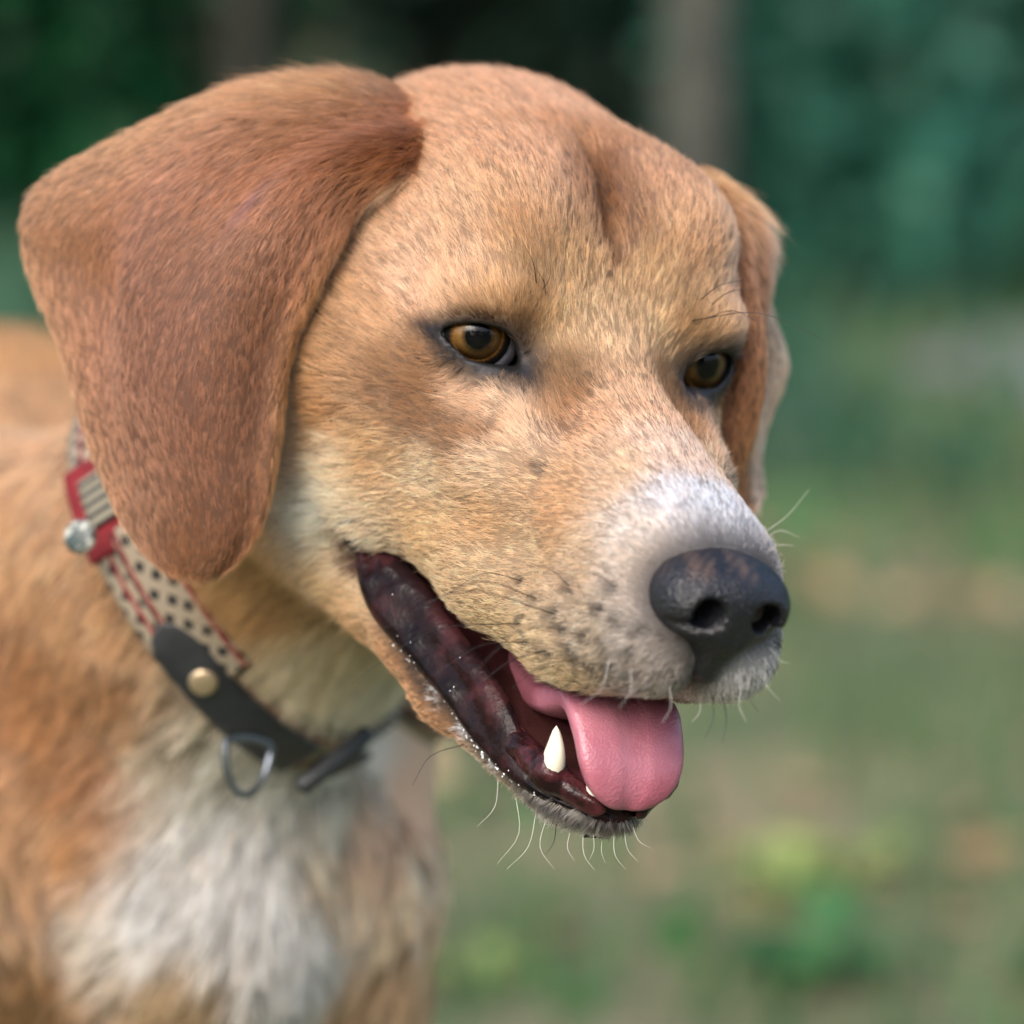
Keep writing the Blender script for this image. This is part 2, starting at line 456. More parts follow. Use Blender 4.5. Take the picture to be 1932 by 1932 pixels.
# hair: pigment comes with each strand, darker at the root than at the tip
def hair_mat(name):
    m = bpy.data.materials.new(name); m.use_nodes = True
    nt = m.node_tree; nt.nodes.clear()
    out = nt.nodes.new('ShaderNodeOutputMaterial'); mx = nt.nodes.new('ShaderNodeMixShader'); mx.inputs[0].default_value = .45
    h = nt.nodes.new('ShaderNodeBsdfHairPrincipled'); h.model = 'CHIANG'; h.parametrization = 'COLOR'
    h.inputs['Roughness'].default_value = .35; h.inputs['Radial Roughness'].default_value = .45; h.inputs['Random Roughness'].default_value = .2
    d = nt.nodes.new('ShaderNodeBsdfDiffuse')
    a = nt.nodes.new('ShaderNodeAttribute'); a.attribute_name = "hair_color"
    ci = nt.nodes.new('ShaderNodeHairInfo'); mr = nt.nodes.new('ShaderNodeMapRange')
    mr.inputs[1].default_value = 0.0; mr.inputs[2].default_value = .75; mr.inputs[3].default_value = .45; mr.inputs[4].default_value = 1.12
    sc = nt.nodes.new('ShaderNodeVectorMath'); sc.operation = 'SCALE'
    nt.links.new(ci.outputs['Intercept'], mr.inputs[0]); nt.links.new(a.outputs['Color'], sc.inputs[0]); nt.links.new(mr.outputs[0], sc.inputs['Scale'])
    nt.links.new(sc.outputs[0], h.inputs['Color']); nt.links.new(sc.outputs[0], d.inputs['Color'])
    nt.links.new(h.outputs[0], mx.inputs[1]); nt.links.new(d.outputs[0], mx.inputs[2]); nt.links.new(mx.outputs[0], out.inputs[0])
    return m
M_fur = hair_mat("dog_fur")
M_whisk = [mat("whisker_dark", (.014, .012, .011, 1), .4), mat("whisker_pale", (.78, .76, .70, 1), .4)]

M_nose = mat("nose_leather", rough=.35)
noise_color(M_nose, [(.3, (.005, .006, .009, 1)), (.62, (.010, .011, .015, 1)), (.8, (.015, .015, .018, 1))], 120)
_v = N(M_nose, 'ShaderNodeTexVoronoi'); _v.inputs['Scale'].default_value = 1150; _tc = N(M_nose, 'ShaderNodeTexCoord')
L(M_nose, _tc.outputs['Object'], _v.inputs['Vector'])
_bp = N(M_nose, 'ShaderNodeBump'); _bp.inputs['Strength'].default_value = .7; _bp.inputs['Distance'].default_value = .0005; _bp.invert = True
L(M_nose, _v.outputs['Distance'], _bp.inputs['Height']); L(M_nose, _bp.outputs[0], bsdf(M_nose).inputs['Normal'])
_a = N(M_nose, 'ShaderNodeAttribute', attribute_name="mottle")      # rubbed tan patches along the top edge
_mx = N(M_nose, 'ShaderNodeMix', data_type='RGBA'); _old = bsdf(M_nose).inputs['Base Color'].links[0].from_socket
L(M_nose, _a.outputs['Fac'], _mx.inputs[0]); L(M_nose, _old, _mx.inputs[6]); _mx.inputs[7].default_value = srgb(150, 118, 95)
L(M_nose, _mx.outputs[2], bsdf(M_nose).inputs['Base Color'])

M_lip = mat("wet_lip", rough=.22, Specular_IOR_Level=.13)
noise_color(M_lip, [(.34, (.004, .003, .004, 1)), (.52, (.014, .006, .007, 1)), (.74, (.060, .018, .020, 1))], 85, detail=6, bump=.5, bscale=360, dist=.0009)
M_gum = mat("gum", rough=.2, Specular_IOR_Level=.22)
noise_color(M_gum, [(.4, srgb(30, 16, 18)), (.6, srgb(78, 38, 42))], 120, bump=.6, bscale=330, dist=.0012)
M_tongue = mat("tongue", rough=.36, Subsurface_Weight=.15, Coat_Weight=.2, Coat_Roughness=.2)
bsdf(M_tongue).inputs['Subsurface Radius'].default_value = (1, .3, .25); bsdf(M_tongue).inputs['Subsurface Scale'].default_value = .002
noise_color(M_tongue, [(.3, srgb(152, 80, 96)), (.7, srgb(184, 118, 134))], 45, detail=7)
_tc = N(M_tongue, 'ShaderNodeTexCoord'); _v = N(M_tongue, 'ShaderNodeTexVoronoi'); _v.inputs['Scale'].default_value = 1500
_n2 = N(M_tongue, 'ShaderNodeTexNoise'); _n2.inputs['Scale'].default_value = 160; _n2.inputs['Detail'].default_value = 6
_ad = N(M_tongue, 'ShaderNodeMath', operation='ADD')
L(M_tongue, _tc.outputs['Object'], _v.inputs['Vector']); L(M_tongue, _tc.outputs['Object'], _n2.inputs['Vector'])
L(M_tongue, _v.outputs['Distance'], _ad.inputs[0]); L(M_tongue, _n2.outputs['Fac'], _ad.inputs[1])
_bp = N(M_tongue, 'ShaderNodeBump'); _bp.inputs['Strength'].default_value = .35; _bp.inputs['Distance'].default_value = .0004
L(M_tongue, _ad.outputs[0], _bp.inputs['Height']); L(M_tongue, _bp.outputs[0], bsdf(M_tongue).inputs['Normal'])
M_tooth = mat("tooth_enamel", srgb(226, 221, 203), .22, Subsurface_Weight=.2)
bsdf(M_tooth).inputs['Subsurface Scale'].default_value = .001

M_sclera = mat("sclera", rough=.12)
noise_color(M_sclera, [(.35, srgb(120, 116, 130)), (.65, srgb(176, 172, 180))], 300)
M_pupil = mat("pupil", (.003, .003, .004, 1), .6, Specular_IOR_Level=0.0)
M_iris = mat("iris", rough=.6, Specular_IOR_Level=.1)
def iris_nodes(m):
    tc = N(m, 'ShaderNodeTexCoord'); sp = N(m, 'ShaderNodeSeparateXYZ'); L(m, tc.outputs['Object'], sp.inputs[0])
    # local x,y across the iris, radius in metres
    x2 = N(m, 'ShaderNodeMath', operation='MULTIPLY'); L(m, sp.outputs[0], x2.inputs[0]); L(m, sp.outputs[0], x2.inputs[1])
    y2 = N(m, 'ShaderNodeMath', operation='MULTIPLY'); L(m, sp.outputs[1], y2.inputs[0]); L(m, sp.outputs[1], y2.inputs[1])
    ad = N(m, 'ShaderNodeMath', operation='ADD'); L(m, x2.outputs[0], ad.inputs[0]); L(m, y2.outputs[0], ad.inputs[1])
    sq = N(m, 'ShaderNodeMath', operation='SQRT'); L(m, ad.outputs[0], sq.inputs[0])
    an = N(m, 'ShaderNodeMath', operation='ARCTAN2'); L(m, sp.outputs[1], an.inputs[0]); L(m, sp.outputs[0], an.inputs[1])
    cb = N(m, 'ShaderNodeCombineXYZ'); 
    s1 = N(m, 'ShaderNodeMath', operation='MULTIPLY'); L(m, an.outputs[0], s1.inputs[0]); s1.inputs[1].default_value = 9
    s2 = N(m, 'ShaderNodeMath', operation='MULTIPLY'); L(m, sq.outputs[0], s2.inputs[0]); s2.inputs[1].default_value = 55
    L(m, s1.outputs[0], cb.inputs[0]); L(m, s2.outputs[0], cb.inputs[1])
    nz = N(m, 'ShaderNodeTexNoise'); nz.inputs['Scale'].default_value = 1.6; nz.inputs['Detail'].default_value = 5; L(m, cb.outputs[0], nz.inputs['Vector'])
    mr = N(m, 'ShaderNodeMapRange'); L(m, sq.outputs[0], mr.inputs[0]); mr.inputs[1].default_value = 0; mr.inputs[2].default_value = .0086
    ml = N(m, 'ShaderNodeMath', operation='MULTIPLY_ADD'); L(m, nz.outputs['Fac'], ml.inputs[0]); ml.inputs[1].default_value = .16; L(m, mr.outputs[0], ml.inputs[2])
    sb = N(m, 'ShaderNodeMath', operation='SUBTRACT'); L(m, ml.outputs[0], sb.inputs[0]); sb.inputs[1].default_value = .08
    r = ramp(m, [(.30, (.010, .008, .005, 1)), (.40, srgb(62, 46, 22)), (.52, srgb(122, 90, 42)), (.66, srgb(112, 78, 34)), (.75, srgb(58, 38, 16)), (.81, (.004, .004, .004, 1))])
    L(m, sb.outputs[0], r.inputs[0]); L(m, r.outputs[0], bsdf(m).inputs['Base Color'])
iris_nodes(M_iris)
M_cornea = bpy.data.materials.new("cornea"); M_cornea.use_nodes = True
def cornea_nodes(m):
    nt = m.node_tree; nt.nodes.clear()
    out = nt.nodes.new('ShaderNodeOutputMaterial'); mx = nt.nodes.new('ShaderNodeMixShader'); tr = nt.nodes.new('ShaderNodeBsdfTransparent')
    gl = nt.nodes.new('ShaderNodeBsdfGlossy'); gl.inputs['Roughness'].default_value = .0
    fr = nt.nodes.new('ShaderNodeFresnel'); fr.inputs['IOR'].default_value = 1.42
    nt.links.new(fr.outputs[0], mx.inputs[0]); nt.links.new(tr.outputs[0], mx.inputs[1]); nt.links.new(gl.outputs[0], mx.inputs[2]); nt.links.new(mx.outputs[0], out.inputs[0])
cornea_nodes(M_cornea)

# ------------------------------------------------------------------ the dog: nose, eyes, mouth
dog = empty("dog", (-.09, 1.19, 0))
tag(dog, "tan dog with floppy brown ears, open mouth and white chest, seen close up", "dog")
DOG_M = Matrix.Translation(dog.location)
def dog_part(name, V_h, F, m, parent=None, frame='h', smooth=True):
    """V in head frame (mm) -> child of the dog"""
    W = h2w(V_h) if frame == 'h' else l2w(V_h)
    if parent is None:
        W = W - np.array(dog.location); par = dog
    else:
        W = W - np.array(dog.location); par = parent
    return mesh_obj(name, W, F, m, par, smooth)

def nose_mesh():
    h = .55
    xs = np.arange(58, 100, h); ys = np.arange(-23.1, 23.2, h); zs = np.arange(-64, -12, h)
    X, Y, Z = np.meshgrid(xs, ys, zs, indexing='ij'); P = (X, np.abs(Y), Z)
    d = ell(P, (77.5, 0, -33), (14.5, 14, 10.0))
    d = smin(d, ell(P, (80, 9.4, -35), (11.2, 7.4, 8.0)), 5)
    d = smin(d, rc(P, (83.5, 0, -41.5), (80, 0, -51), 7.0, 3.6), 6)
    d = smax(d, -rc(P, (97, 6.4, -36.4), (78, 9.6, -35), 3.9, 3.6), 1.4)
    d = smax(d, -rc(P, (92, 8.0, -39.2), (80, 20, -41.4), 2.1, 1.5), 1.2)
    d = smax(d, -rc(P, (95, 0, -35), (88.5, 0, -50), 1.0, 1.2), 2.0)
    d = smax(d, -rc(P, (88.5, 0, -50), (83, 0, -60), 1.0, 1.0), 2.2)
    d = d + .06 * np.sin(X * 1.1) * np.sin(Y * 1.3 + 1) * np.sin(Z * 1.2)
    return surface_nets(d, (xs[0], ys[0], zs[0]), h)
nv, nf = nose_mesh()
nose = dog_part("nose", nv, nf, M_nose)
_m = np.exp(-((nv[:, 2] + 24.2 + .30 * np.abs(nv[:, 1] + 2)) / 2.0) ** 2) * np.clip((8 - nv[:, 1]) / 3, 0, 1) * (nv[:, 0] > 70)
_m *= np.clip(.35 + .5 * np.sin(nv[:, 1] * .62 + 1) + .6 * np.sin(nv[:, 1] * 1.7 + nv[:, 0] * 1.3) * np.sin(nv[:, 0] * 1.1 + nv[:, 2]), 0, 1) * .22
_at = nose.data.attributes.new("mottle", 'FLOAT', 'POINT'); _at.data.foreach_set("value", _m.astype(np.float32))

def sphere_cap(r, ang, seg=40, rings=14, ang0=0.0):
    V = []; F = []
    for i in range(rings + 1):
        a = ang0 + (ang - ang0) * i / rings
        for j in range(seg):
            t = 2 * math.pi * j / seg
            V.append((r * math.sin(a) * math.cos(t), r * math.sin(a) * math.sin(t), r * math.cos(a)))
    for i in range(rings):
        for j in range(seg):
            F.append((i * seg + j, (i + 1) * seg + j, (i + 1) * seg + (j + 1) % seg, i * seg + (j + 1) % seg))
    if ang0 == 0.0:
        F = [f for f in F]
    return np.array(V), F
def frame_to(g):
    g = Vector(g).normalized(); return g.to_track_quat('Z', 'Y').to_matrix()
for s, gz_, nm in ((-1, (.92, -.36, .13), 'near'), (1, (.985, .14, .08), 'far')):
    C = h2w(EYE_C * [1, s, 1]) - np.array(dog.location)
    g = HR @ np.array(gz_)
    Rm = Matrix(frame_to(g)).to_4x4(); Rm.translation = Vector(C)
    V, F = sphere_cap(EYE_R * .985, math.pi, 40, 26)
    eye = mesh_obj("eye", V / 1000, F, M_sclera, dog); eye.matrix_local = Rm
    V, F = sphere_cap(EYE_R, math.radians(45), 48, 12, math.radians(10)); mesh_obj("iris", V / 1000, F, M_iris, eye)
    V, F = sphere_cap(EYE_R * 1.002, math.radians(16), 32, 5); mesh_obj("pupil", V / 1000, F, M_pupil, eye)
    V, F = sphere_cap(8.6, math.radians(56), 48, 12); V[:, 2] += 3.75; mesh_obj("cornea", V / 1000, F, M_cornea, eye)

def sweep(path, widths, thick, nseg=20, groove=0.0):
    """flattened tube along a path of the mid plane (x,z); closed ends"""
    path = np.asarray(path, float); n = len(path)
    tg = np.gradient(path, axis=0); tg /= np.linalg.norm(tg, axis=1, keepdims=True)
    nr = np.stack([-tg[:, 1], tg[:, 0]], 1)
    V = []; F = []
    for i in range(n):
        for j in range(nseg):
            a = 2 * math.pi * j / nseg; cx, cz = math.cos(a), math.sin(a)
            w = widths[i] * np.sign(cx) * abs(cx) ** .8; h = thick[i] * np.sign(cz) * abs(cz) ** .8
            if cz > 0: h += groove * thick[i] * (-math.exp(-(w / 2.0) ** 2) * .9 + .35 * (abs(w) / max(widths[i], 1e-3)) ** 2)
            V.append((path[i, 0] + nr[i, 0] * h, w, path[i, 1] + nr[i, 1] * h))
    for i in range(n - 1):
        for j in range(nseg):
            F.append((i * nseg + j, i * nseg + (j + 1) % nseg, (i + 1) * nseg + (j + 1) % nseg, (i + 1) * nseg + j))
    F.append(tuple(range(nseg))[::-1]); F.append(tuple(range((n - 1) * nseg, n * nseg)))
    return np.array(V), F
_tp = spline([(-25, -74, 8, 4), (8, -81, 9, 4), (27, -78, 13, 4.4), (43, -73, 15.0, 4.0), (51, -77.5, 14.6, 3.6), (56, -84, 13.6, 3.3), (57.6, -89, 11.2, 3.0), (57.6, -92.5, 7.4, 2.4), (57.2, -94.2, 2.8, 1.4)], 46)
V, F = sweep(_tp[:, :2], _tp[:, 2], _tp[:, 3], 36, groove=.55)
tongue = dog_part("tongue", V, F, M_tongue)

def tooth(base, tip, r, bend, name="tooth", seg=14, rings=9):
    base = np.array(base, float); tip = np.array(tip, float); ax = tip - base; Ln = np.linalg.norm(ax); ax /= Ln
    u = np.cross(ax, [0, 1, 0]); u /= np.linalg.norm(u); w = np.cross(ax, u)
    V = []; F = []
    for i in range(rings + 1):
        t = i / rings; rr = r * (1 - t ** 1.7) ** .66 * (1 + .22 * (1 - t)) + .02
        c = base + ax * Ln * t + np.array(bend) * math.sin(t * math.pi)
        for j in range(seg):
            a = 2 * math.pi * j / seg; V.append(c + u * rr * math.cos(a) * 1.1 + w * rr * math.sin(a) * .9)
    for i in range(rings):
        for j in range(seg): F.append((i * seg + j, (i + 1) * seg + j, (i + 1) * seg + (j + 1) % seg, i * seg + (j + 1) % seg)[::-1])
    F.append(tuple(range(rings * seg, (rings + 1) * seg)))
    return dog_part(name, np.array(V), F, M_tooth)
for s in (-1, 1):
    tooth((45, 15 * s, -90), (45.2, 16.0 * s, -78.5), 2.9, (1.2, 0, 0))
    for k, yy in enumerate((2.6, 7.0)):
        tooth((55 - k * 2.5, yy * s, -93), (56.5 - k * 2.5, yy * s, -88.5), 1.9, (0, 0, 0))
    for k, yy in ((2, 10.2),):
        tooth((78 - k * 2.2, yy * s, -57), (79 - k * 2.2, yy * s, -61.6), 2.1, (0, 0, 0))
    tooth((66, 14.5 * s, -56), (63, 14 * s, -62), 2.6, (1, 0, 0))

for s in (-1, 1):
    hh = .8; xs = np.arange(22, 60, hh); ys = np.arange(4, 26, hh); zs = np.arange(-100, -80, hh)
    X, Y, Z = np.meshgrid(xs, ys, zs, indexing='ij'); P = (X, Y, Z)
    d_ = rc(P, (28, 17.5, -88), (45, 15, -91), 3.6, 3.6); d_ = smin(d_, rc(P, (45, 15, -91), (54, 6, -95), 3.5, 2.8), 3); d_ = smin(d_, rc(P, (45, 15, -91), (45, 15.4, -87.5), 3.6, 3.1), 2)
    d_ = d_ + .35 * np.sin(X * .9 + Y) * np.sin(Z * 1.1) 
    gv, gf = surface_nets(d_, (xs[0], ys[0], zs[0]), hh); gv[:, 1] *= s
    dog_part("gum", gv, gf if s > 0 else gf[:, ::-1], M_gum)

# everted lower lip: a thick wet band from the corner of the mouth to the chin, both sides in one piece
LOW = [(-33, 41, -59), (-28, 41, -67), (-21, 38, -74.5), (-8, 31.5, -81.5), (8, 26.5, -87.5), (18, 23.5, -92.5), (32, 19, -97), (44, 12.5, -99), (53, 4, -99.4), (54, 0, -99.4)]
UPP = [(-31, 37, -56.5), (-20, 33.5, -58.5), (-9, 29.5, -63), (4, 25.5, -69), (17, 22, -74.5), (26, 19.5, -80), (36, 16.5, -88.5), (45, 11, -91.5), (51.5, 4, -93), (52.5, 0, -93.3)]
def lip_band():
    n = 50
    a = spline(LOW, n); b = spline(UPP, n)
    a = np.vstack([a * [1, -1, 1], a[-2::-1]]); b = np.vstack([b * [1, -1, 1], b[-2::-1]])
    m = len(a); prof = 14
    cen = np.array([10, 0, -80.0]); V = []
    for i in range(m):
        d = b[i] - a[i]
        out = np.array([a[i][0] * .25 + 4 if a[i][0] > 20 else 0, np.sign(a[i][1]) * 12 if abs(a[i][1]) > 1e-6 else 0, -4.0]); out -= d * (out @ d) / (d @ d); out /= np.linalg.norm(out) + 1e-9
        wd = np.linalg.norm(d)
        for k in range(prof):
            t = k / (prof - 1)
            bl = (.22 * math.sin(math.pi * t ** .8) + .05 * math.sin(3 * math.pi * t)) * wd
            bl += (.5 * math.sin(i * .9 + 5 * t) * math.sin(i * .37) + .45 * math.sin(i * .31 + 9 * t) + .35 * math.sin(i * 2.1 + 3 * t)) * math.sin(math.pi * t)
            V.append(a[i] + d * t + out * (bl - .6))
        for k in range(5):                                   # back down behind the rim
            t = (k + 1) / 5
            V.append(b[i] - out * (3 + 4 * t) + np.array([0, 0, -2 - 9 * t]))
    q = prof + 5; F = []
    for i in range(m - 1):
        for k in range(q - 1):
            F.append((i * q + k, i * q + k + 1, (i + 1) * q + k + 1, (i + 1) * q + k))
    return np.array(V), F
V, F = lip_band()
LIPV = V.reshape(-1, 19, 3)
lip = dog_part("lower_lip", V, F, M_lip)

# froth and drops of saliva along the lip
M_saliva = mat("saliva", (.80, .82, .85, 1), .08)
def saliva():
    r = np.random.default_rng(77); parts = []
    n = LIPV.shape[0]; half = n // 2
    ico = []
    for i in range(5):
        a = math.pi * i / 4
        for j in range(6): ico.append((math.sin(a) * math.cos(j * math.pi / 3), math.sin(a) * math.sin(j * math.pi / 3), math.cos(a)))
    ico = np.array(ico); fc = [(i * 6 + j, (i + 1) * 6 + j, (i + 1) * 6 + (j + 1) % 6, i * 6 + (j + 1) % 6) for i in range(4) for j in range(6)]
    for k in range(112):
        if k < 95: i = int(np.clip(r.normal(half - 20, 5.5), 2, n - 3)); j = int(np.clip(r.normal(.6, .8), 0, 3)); sz = r.uniform(.16, .42)
        else: i = int(r.integers(4, half)); j = int(r.integers(1, 13)); sz = r.uniform(.10, .26)
        p = LIPV[i, j] + r.normal(0, .45, 3) * [1, .4, 1]
        parts.append((p + ico * sz * [1, .7, 1], fc))
    V = []; F = []
    for v, f in parts:
        o = len(V); V += [tuple(q) for q in v]; F += [tuple(a + o for a in q) for q in f]
    o = dog_part("saliva", np.array(V), F, M_saliva); tag(o, kind="stuff")
saliva()
# ------------------------------------------------------------------ coat pattern, nap and length on the body mesh
Hh = l2h(BV); ayv = np.abs(Hh[:, 1]); sgy = np.where(Hh[:, 1] < 0, -1.0, 1.0)
VN = np.zeros_like(BV)
for _k in ((0, 1, 2), (0, 2, 3)):
    _p = BV[BF[:, _k]]; _n = np.cross(_p[:, 1] - _p[:, 0], _p[:, 2] - _p[:, 0])
    for _j in _k: np.add.at(VN, BF[:, _j], _n)
VN /= np.linalg.norm(VN, axis=1, keepdims=True) + 1e-12
def wobble(P, f, seed):
    r = np.random.default_rng(seed); o = np.zeros(len(P))
    for k in range(5):
        v = r.normal(size=3); v /= np.linalg.norm(v); o += np.sin(P @ v * f * (.6 + .35 * k) + r.uniform(0, 6.28)) / (1 + .3 * k)
    return o / 2.6
COAT_H = [  # head frame, |y|
    (34, 0, 0, 222, 176, 138), (22, 8, 4, 222, 178, 138), (56, 0, -10, 208, 186, 172), (68, 0, -15, 198, 200, 207), (64, 15, -22, 196, 186, 178), (76, 6, -17, 150, 150, 156),
    (8, 0, 9, 226, 186, 140), (2, 14, 12, 224, 188, 138), (-4, 6, 24, 214, 170, 118), (-22, 16, 42, 204, 152, 110), (-22, 0, 40, 118, 70, 34), (-14, 0, 36, 118, 70, 34), (-6, 0, 30, 136, 84, 42), (-34, 0, 48, 182, 128, 84),
    (-55, 0, 59, 204, 153, 116), (-92, 0, 60, 202, 152, 112), (-55, 25, 52, 203, 153, 112), (-38, 45, 18, 206, 160, 122), (-12, 36, 15, 216, 170, 130), (-2, 26, 18, 220, 180, 130), (-28, 44, 0, 200, 154, 108), (-40, 52, 2, 198, 152, 106), (-45, 55, 12, 208, 164, 124),
    (2, 36, -14, 212, 172, 132), (-18, 47, -14, 172, 125, 82), (12, 22, -8, 196, 146, 96), (-40, 52, -25, 220, 184, 138), (-42, 50, -48, 240, 222, 198), (-28, 46, -40, 230, 202, 162),
    (25, 28, -25, 212, 170, 124), (45, 24, -30, 210, 168, 122), (8, 33, -35, 218, 182, 136), (62, 22, -42, 205, 180, 150), (50, 28, -55, 208, 180, 140), (25, 30, -60, 214, 182, 132), (0, 34, -56, 220, 190, 144),
    (80, 12, -52, 150, 143, 138), (74, 17, -57, 138, 128, 120), (72, 20, -38, 172, 163, 156), (82, 4, -58, 160, 156, 154), (62, 20, -64, 150, 132, 110), (78, 10, -60, 176, 172, 170),
    (-34, 46, -58, 224, 200, 166), (-46, 40, -72, 212, 176, 126), (-40, 36, -82, 206, 162, 110), (0, 22, -98, 206, 150, 100), (-20, 30, -92, 205, 150, 98), (22, 15, -103, 212, 188, 160), (42, 5, -106, 228, 226, 220),
    (-40, 0, -96, 222, 212, 182), (-10, 0, -102, 224, 216, 190), (-75, 48, -32, 196, 145, 90), (-70, 46, -62, 196, 146, 90), (-100, 45, 10, 190, 136, 80)]
COAT_L = [  # picture position and depth on the trunk; leg and white tones lifted against shade
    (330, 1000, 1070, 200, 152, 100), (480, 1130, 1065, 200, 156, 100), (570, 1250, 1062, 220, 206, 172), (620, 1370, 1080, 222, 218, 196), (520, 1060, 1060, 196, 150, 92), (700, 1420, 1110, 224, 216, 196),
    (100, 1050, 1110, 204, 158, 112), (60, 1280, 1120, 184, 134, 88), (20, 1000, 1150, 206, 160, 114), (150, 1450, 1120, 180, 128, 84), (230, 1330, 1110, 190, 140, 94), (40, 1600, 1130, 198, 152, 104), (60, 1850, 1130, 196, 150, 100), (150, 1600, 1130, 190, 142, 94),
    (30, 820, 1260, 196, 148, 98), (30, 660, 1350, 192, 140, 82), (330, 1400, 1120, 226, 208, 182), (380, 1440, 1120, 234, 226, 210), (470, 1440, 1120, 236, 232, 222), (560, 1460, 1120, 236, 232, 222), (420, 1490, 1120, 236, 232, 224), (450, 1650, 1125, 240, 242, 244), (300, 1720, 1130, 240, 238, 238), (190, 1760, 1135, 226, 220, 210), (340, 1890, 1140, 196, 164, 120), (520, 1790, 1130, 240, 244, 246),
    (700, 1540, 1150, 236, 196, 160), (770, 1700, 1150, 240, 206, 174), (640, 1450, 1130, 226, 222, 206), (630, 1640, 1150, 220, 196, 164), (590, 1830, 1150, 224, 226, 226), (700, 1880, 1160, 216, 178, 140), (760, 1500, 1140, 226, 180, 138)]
def neck_sdf(Pl):
    h = l2h(Pl); return smin(head_sdf(h[:, 0], np.abs(h[:, 1]), h[:, 2]), body_sdf((Pl[:, 0], Pl[:, 1], Pl[:, 2])), 22)
def skin_hit(px, py):
    d = level_ray(px, py, 1.0); t = 850.0
    for _ in range(90):
        s = float(neck_sdf((d * t)[None])[0]); t += s * .8
        if s < .05 or t > 1500: break
    return d * t
_lp = []; _lc = []
for q in COAT_H:
    for s in ((1,) if q[1] == 0 else (1, -1)):
        _lp.append(h2l((q[0], q[1] * s, q[2]))); _lc.append(lin(q[3:]))
COAT_P = [(745, 690, 136, 94, 55), (768, 735, 130, 88, 50), (800, 780, 132, 90, 52), (845, 815, 140, 98, 58), (890, 828, 158, 114, 72), (700, 600, 188, 142, 98), (640, 640, 180, 134, 88), (600, 760, 190, 142, 94), (700, 450, 214, 170, 134), (760, 540, 218, 174, 140), (900, 480, 210, 165, 125),
    (1000, 420, 205, 155, 108), (960, 540, 206, 160, 110), (1005, 550, 165, 126, 82), (1030, 575, 158, 120, 78), (1070, 600, 224, 182, 130), (1055, 690, 120, 86, 50), (1065, 740, 130, 90, 52), (1045, 775, 158, 110, 66), (940, 760, 218, 180, 144), (880, 730, 212, 172, 136), (1000, 820, 216, 178, 142),
    (1100, 800, 218, 170, 130), (900, 900, 226, 192, 154), (800, 900, 230, 200, 162), (700, 870, 210, 170, 122), (640, 900, 230, 204, 170), (600, 950, 244, 230, 212), (640, 1000, 236, 214, 184), (560, 850, 204, 158, 106), (900, 1000, 210, 168, 118),
    (1050, 950, 208, 162, 114), (1150, 900, 216, 180, 144), (800, 1000, 218, 180, 130), (900, 1080, 218, 186, 142), (1000, 1060, 216, 184, 144), (1100, 1050, 210, 182, 150), (1180, 1000, 216, 202, 190), (1250, 950, 214, 214, 222), (1330, 950, 214, 222, 234),
    (1280, 860, 226, 194, 172), (1180, 1100, 204, 188, 174), (1100, 1180, 208, 190, 166), (1000, 1180, 216, 190, 150), (1180, 1200, 184, 174, 164), (1200, 1270, 158, 148, 140), (1080, 1270, 200, 174, 132), (980, 1220, 210, 180, 132)]  # face tones; some shading is included in these coat colours
_hp0 = len(_lp)
for q in COAT_P:
    _p = l2h(skin_hit(q[0], q[1]))
    for s in (1, -1): _lp.append(h2l(_p * [1, s, 1])); _lc.append(lin(q[2:]))
_hn = len(_lp)
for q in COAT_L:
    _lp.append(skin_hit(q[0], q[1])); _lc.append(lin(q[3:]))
for q in ((-300, 1600, -200), (-200, 1400, -190), (-60, 1400, -300), (-230, 1330, -300), (-300, 1700, -400), (-60, 1220, -420), (-160, 1200, -420)):
    _lp.append(np.array(q, float)); _lc.append(lin((200, 150, 98)))
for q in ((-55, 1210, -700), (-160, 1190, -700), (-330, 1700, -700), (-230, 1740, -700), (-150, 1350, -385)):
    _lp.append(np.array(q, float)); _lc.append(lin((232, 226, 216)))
_lp = np.array(_lp); _lc = np.array(_lc); _ls = np.where(np.arange(len(_lp)) < _hn, 6.0, 11.0); _ls[_hp0:_hn] = 4.5
_warp = BV + np.stack([wobble(BV, .09, 1), wobble(BV, .09, 2), wobble(BV, .09, 3)], 1) * 3.5
COAT = np.zeros_like(BV); _w = np.zeros(len(BV))
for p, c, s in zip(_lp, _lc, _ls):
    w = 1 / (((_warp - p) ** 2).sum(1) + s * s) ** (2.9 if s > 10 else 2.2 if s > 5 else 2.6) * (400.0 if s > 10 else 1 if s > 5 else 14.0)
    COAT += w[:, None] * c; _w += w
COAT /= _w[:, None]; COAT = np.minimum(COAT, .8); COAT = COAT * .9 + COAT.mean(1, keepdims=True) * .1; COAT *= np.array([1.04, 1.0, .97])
LEN = np.interp(Hh[:, 0], [-110, -60, -20, 10, 40, 62, 80], [7, 5.6, 4.6, 4.2, 3.8, 3.3, 2.9])
_ck = np.clip((-Hh[:, 2] - 5) / 40, 0, 1) * np.clip((-Hh[:, 0] - 15) / 35, 0, 1)
LEN = LEN + 7 * _ck
LEN = np.where((Hh[:, 2] < -78) & (Hh[:, 0] > -30), 3.2, LEN)
LIFT = np.full(len(BV), .25)
DKF = np.full(len(BV), .02); DEN = np.full(len(BV), 4.6); RAD = np.full(len(BV), .057); WET = np.zeros(len(BV))
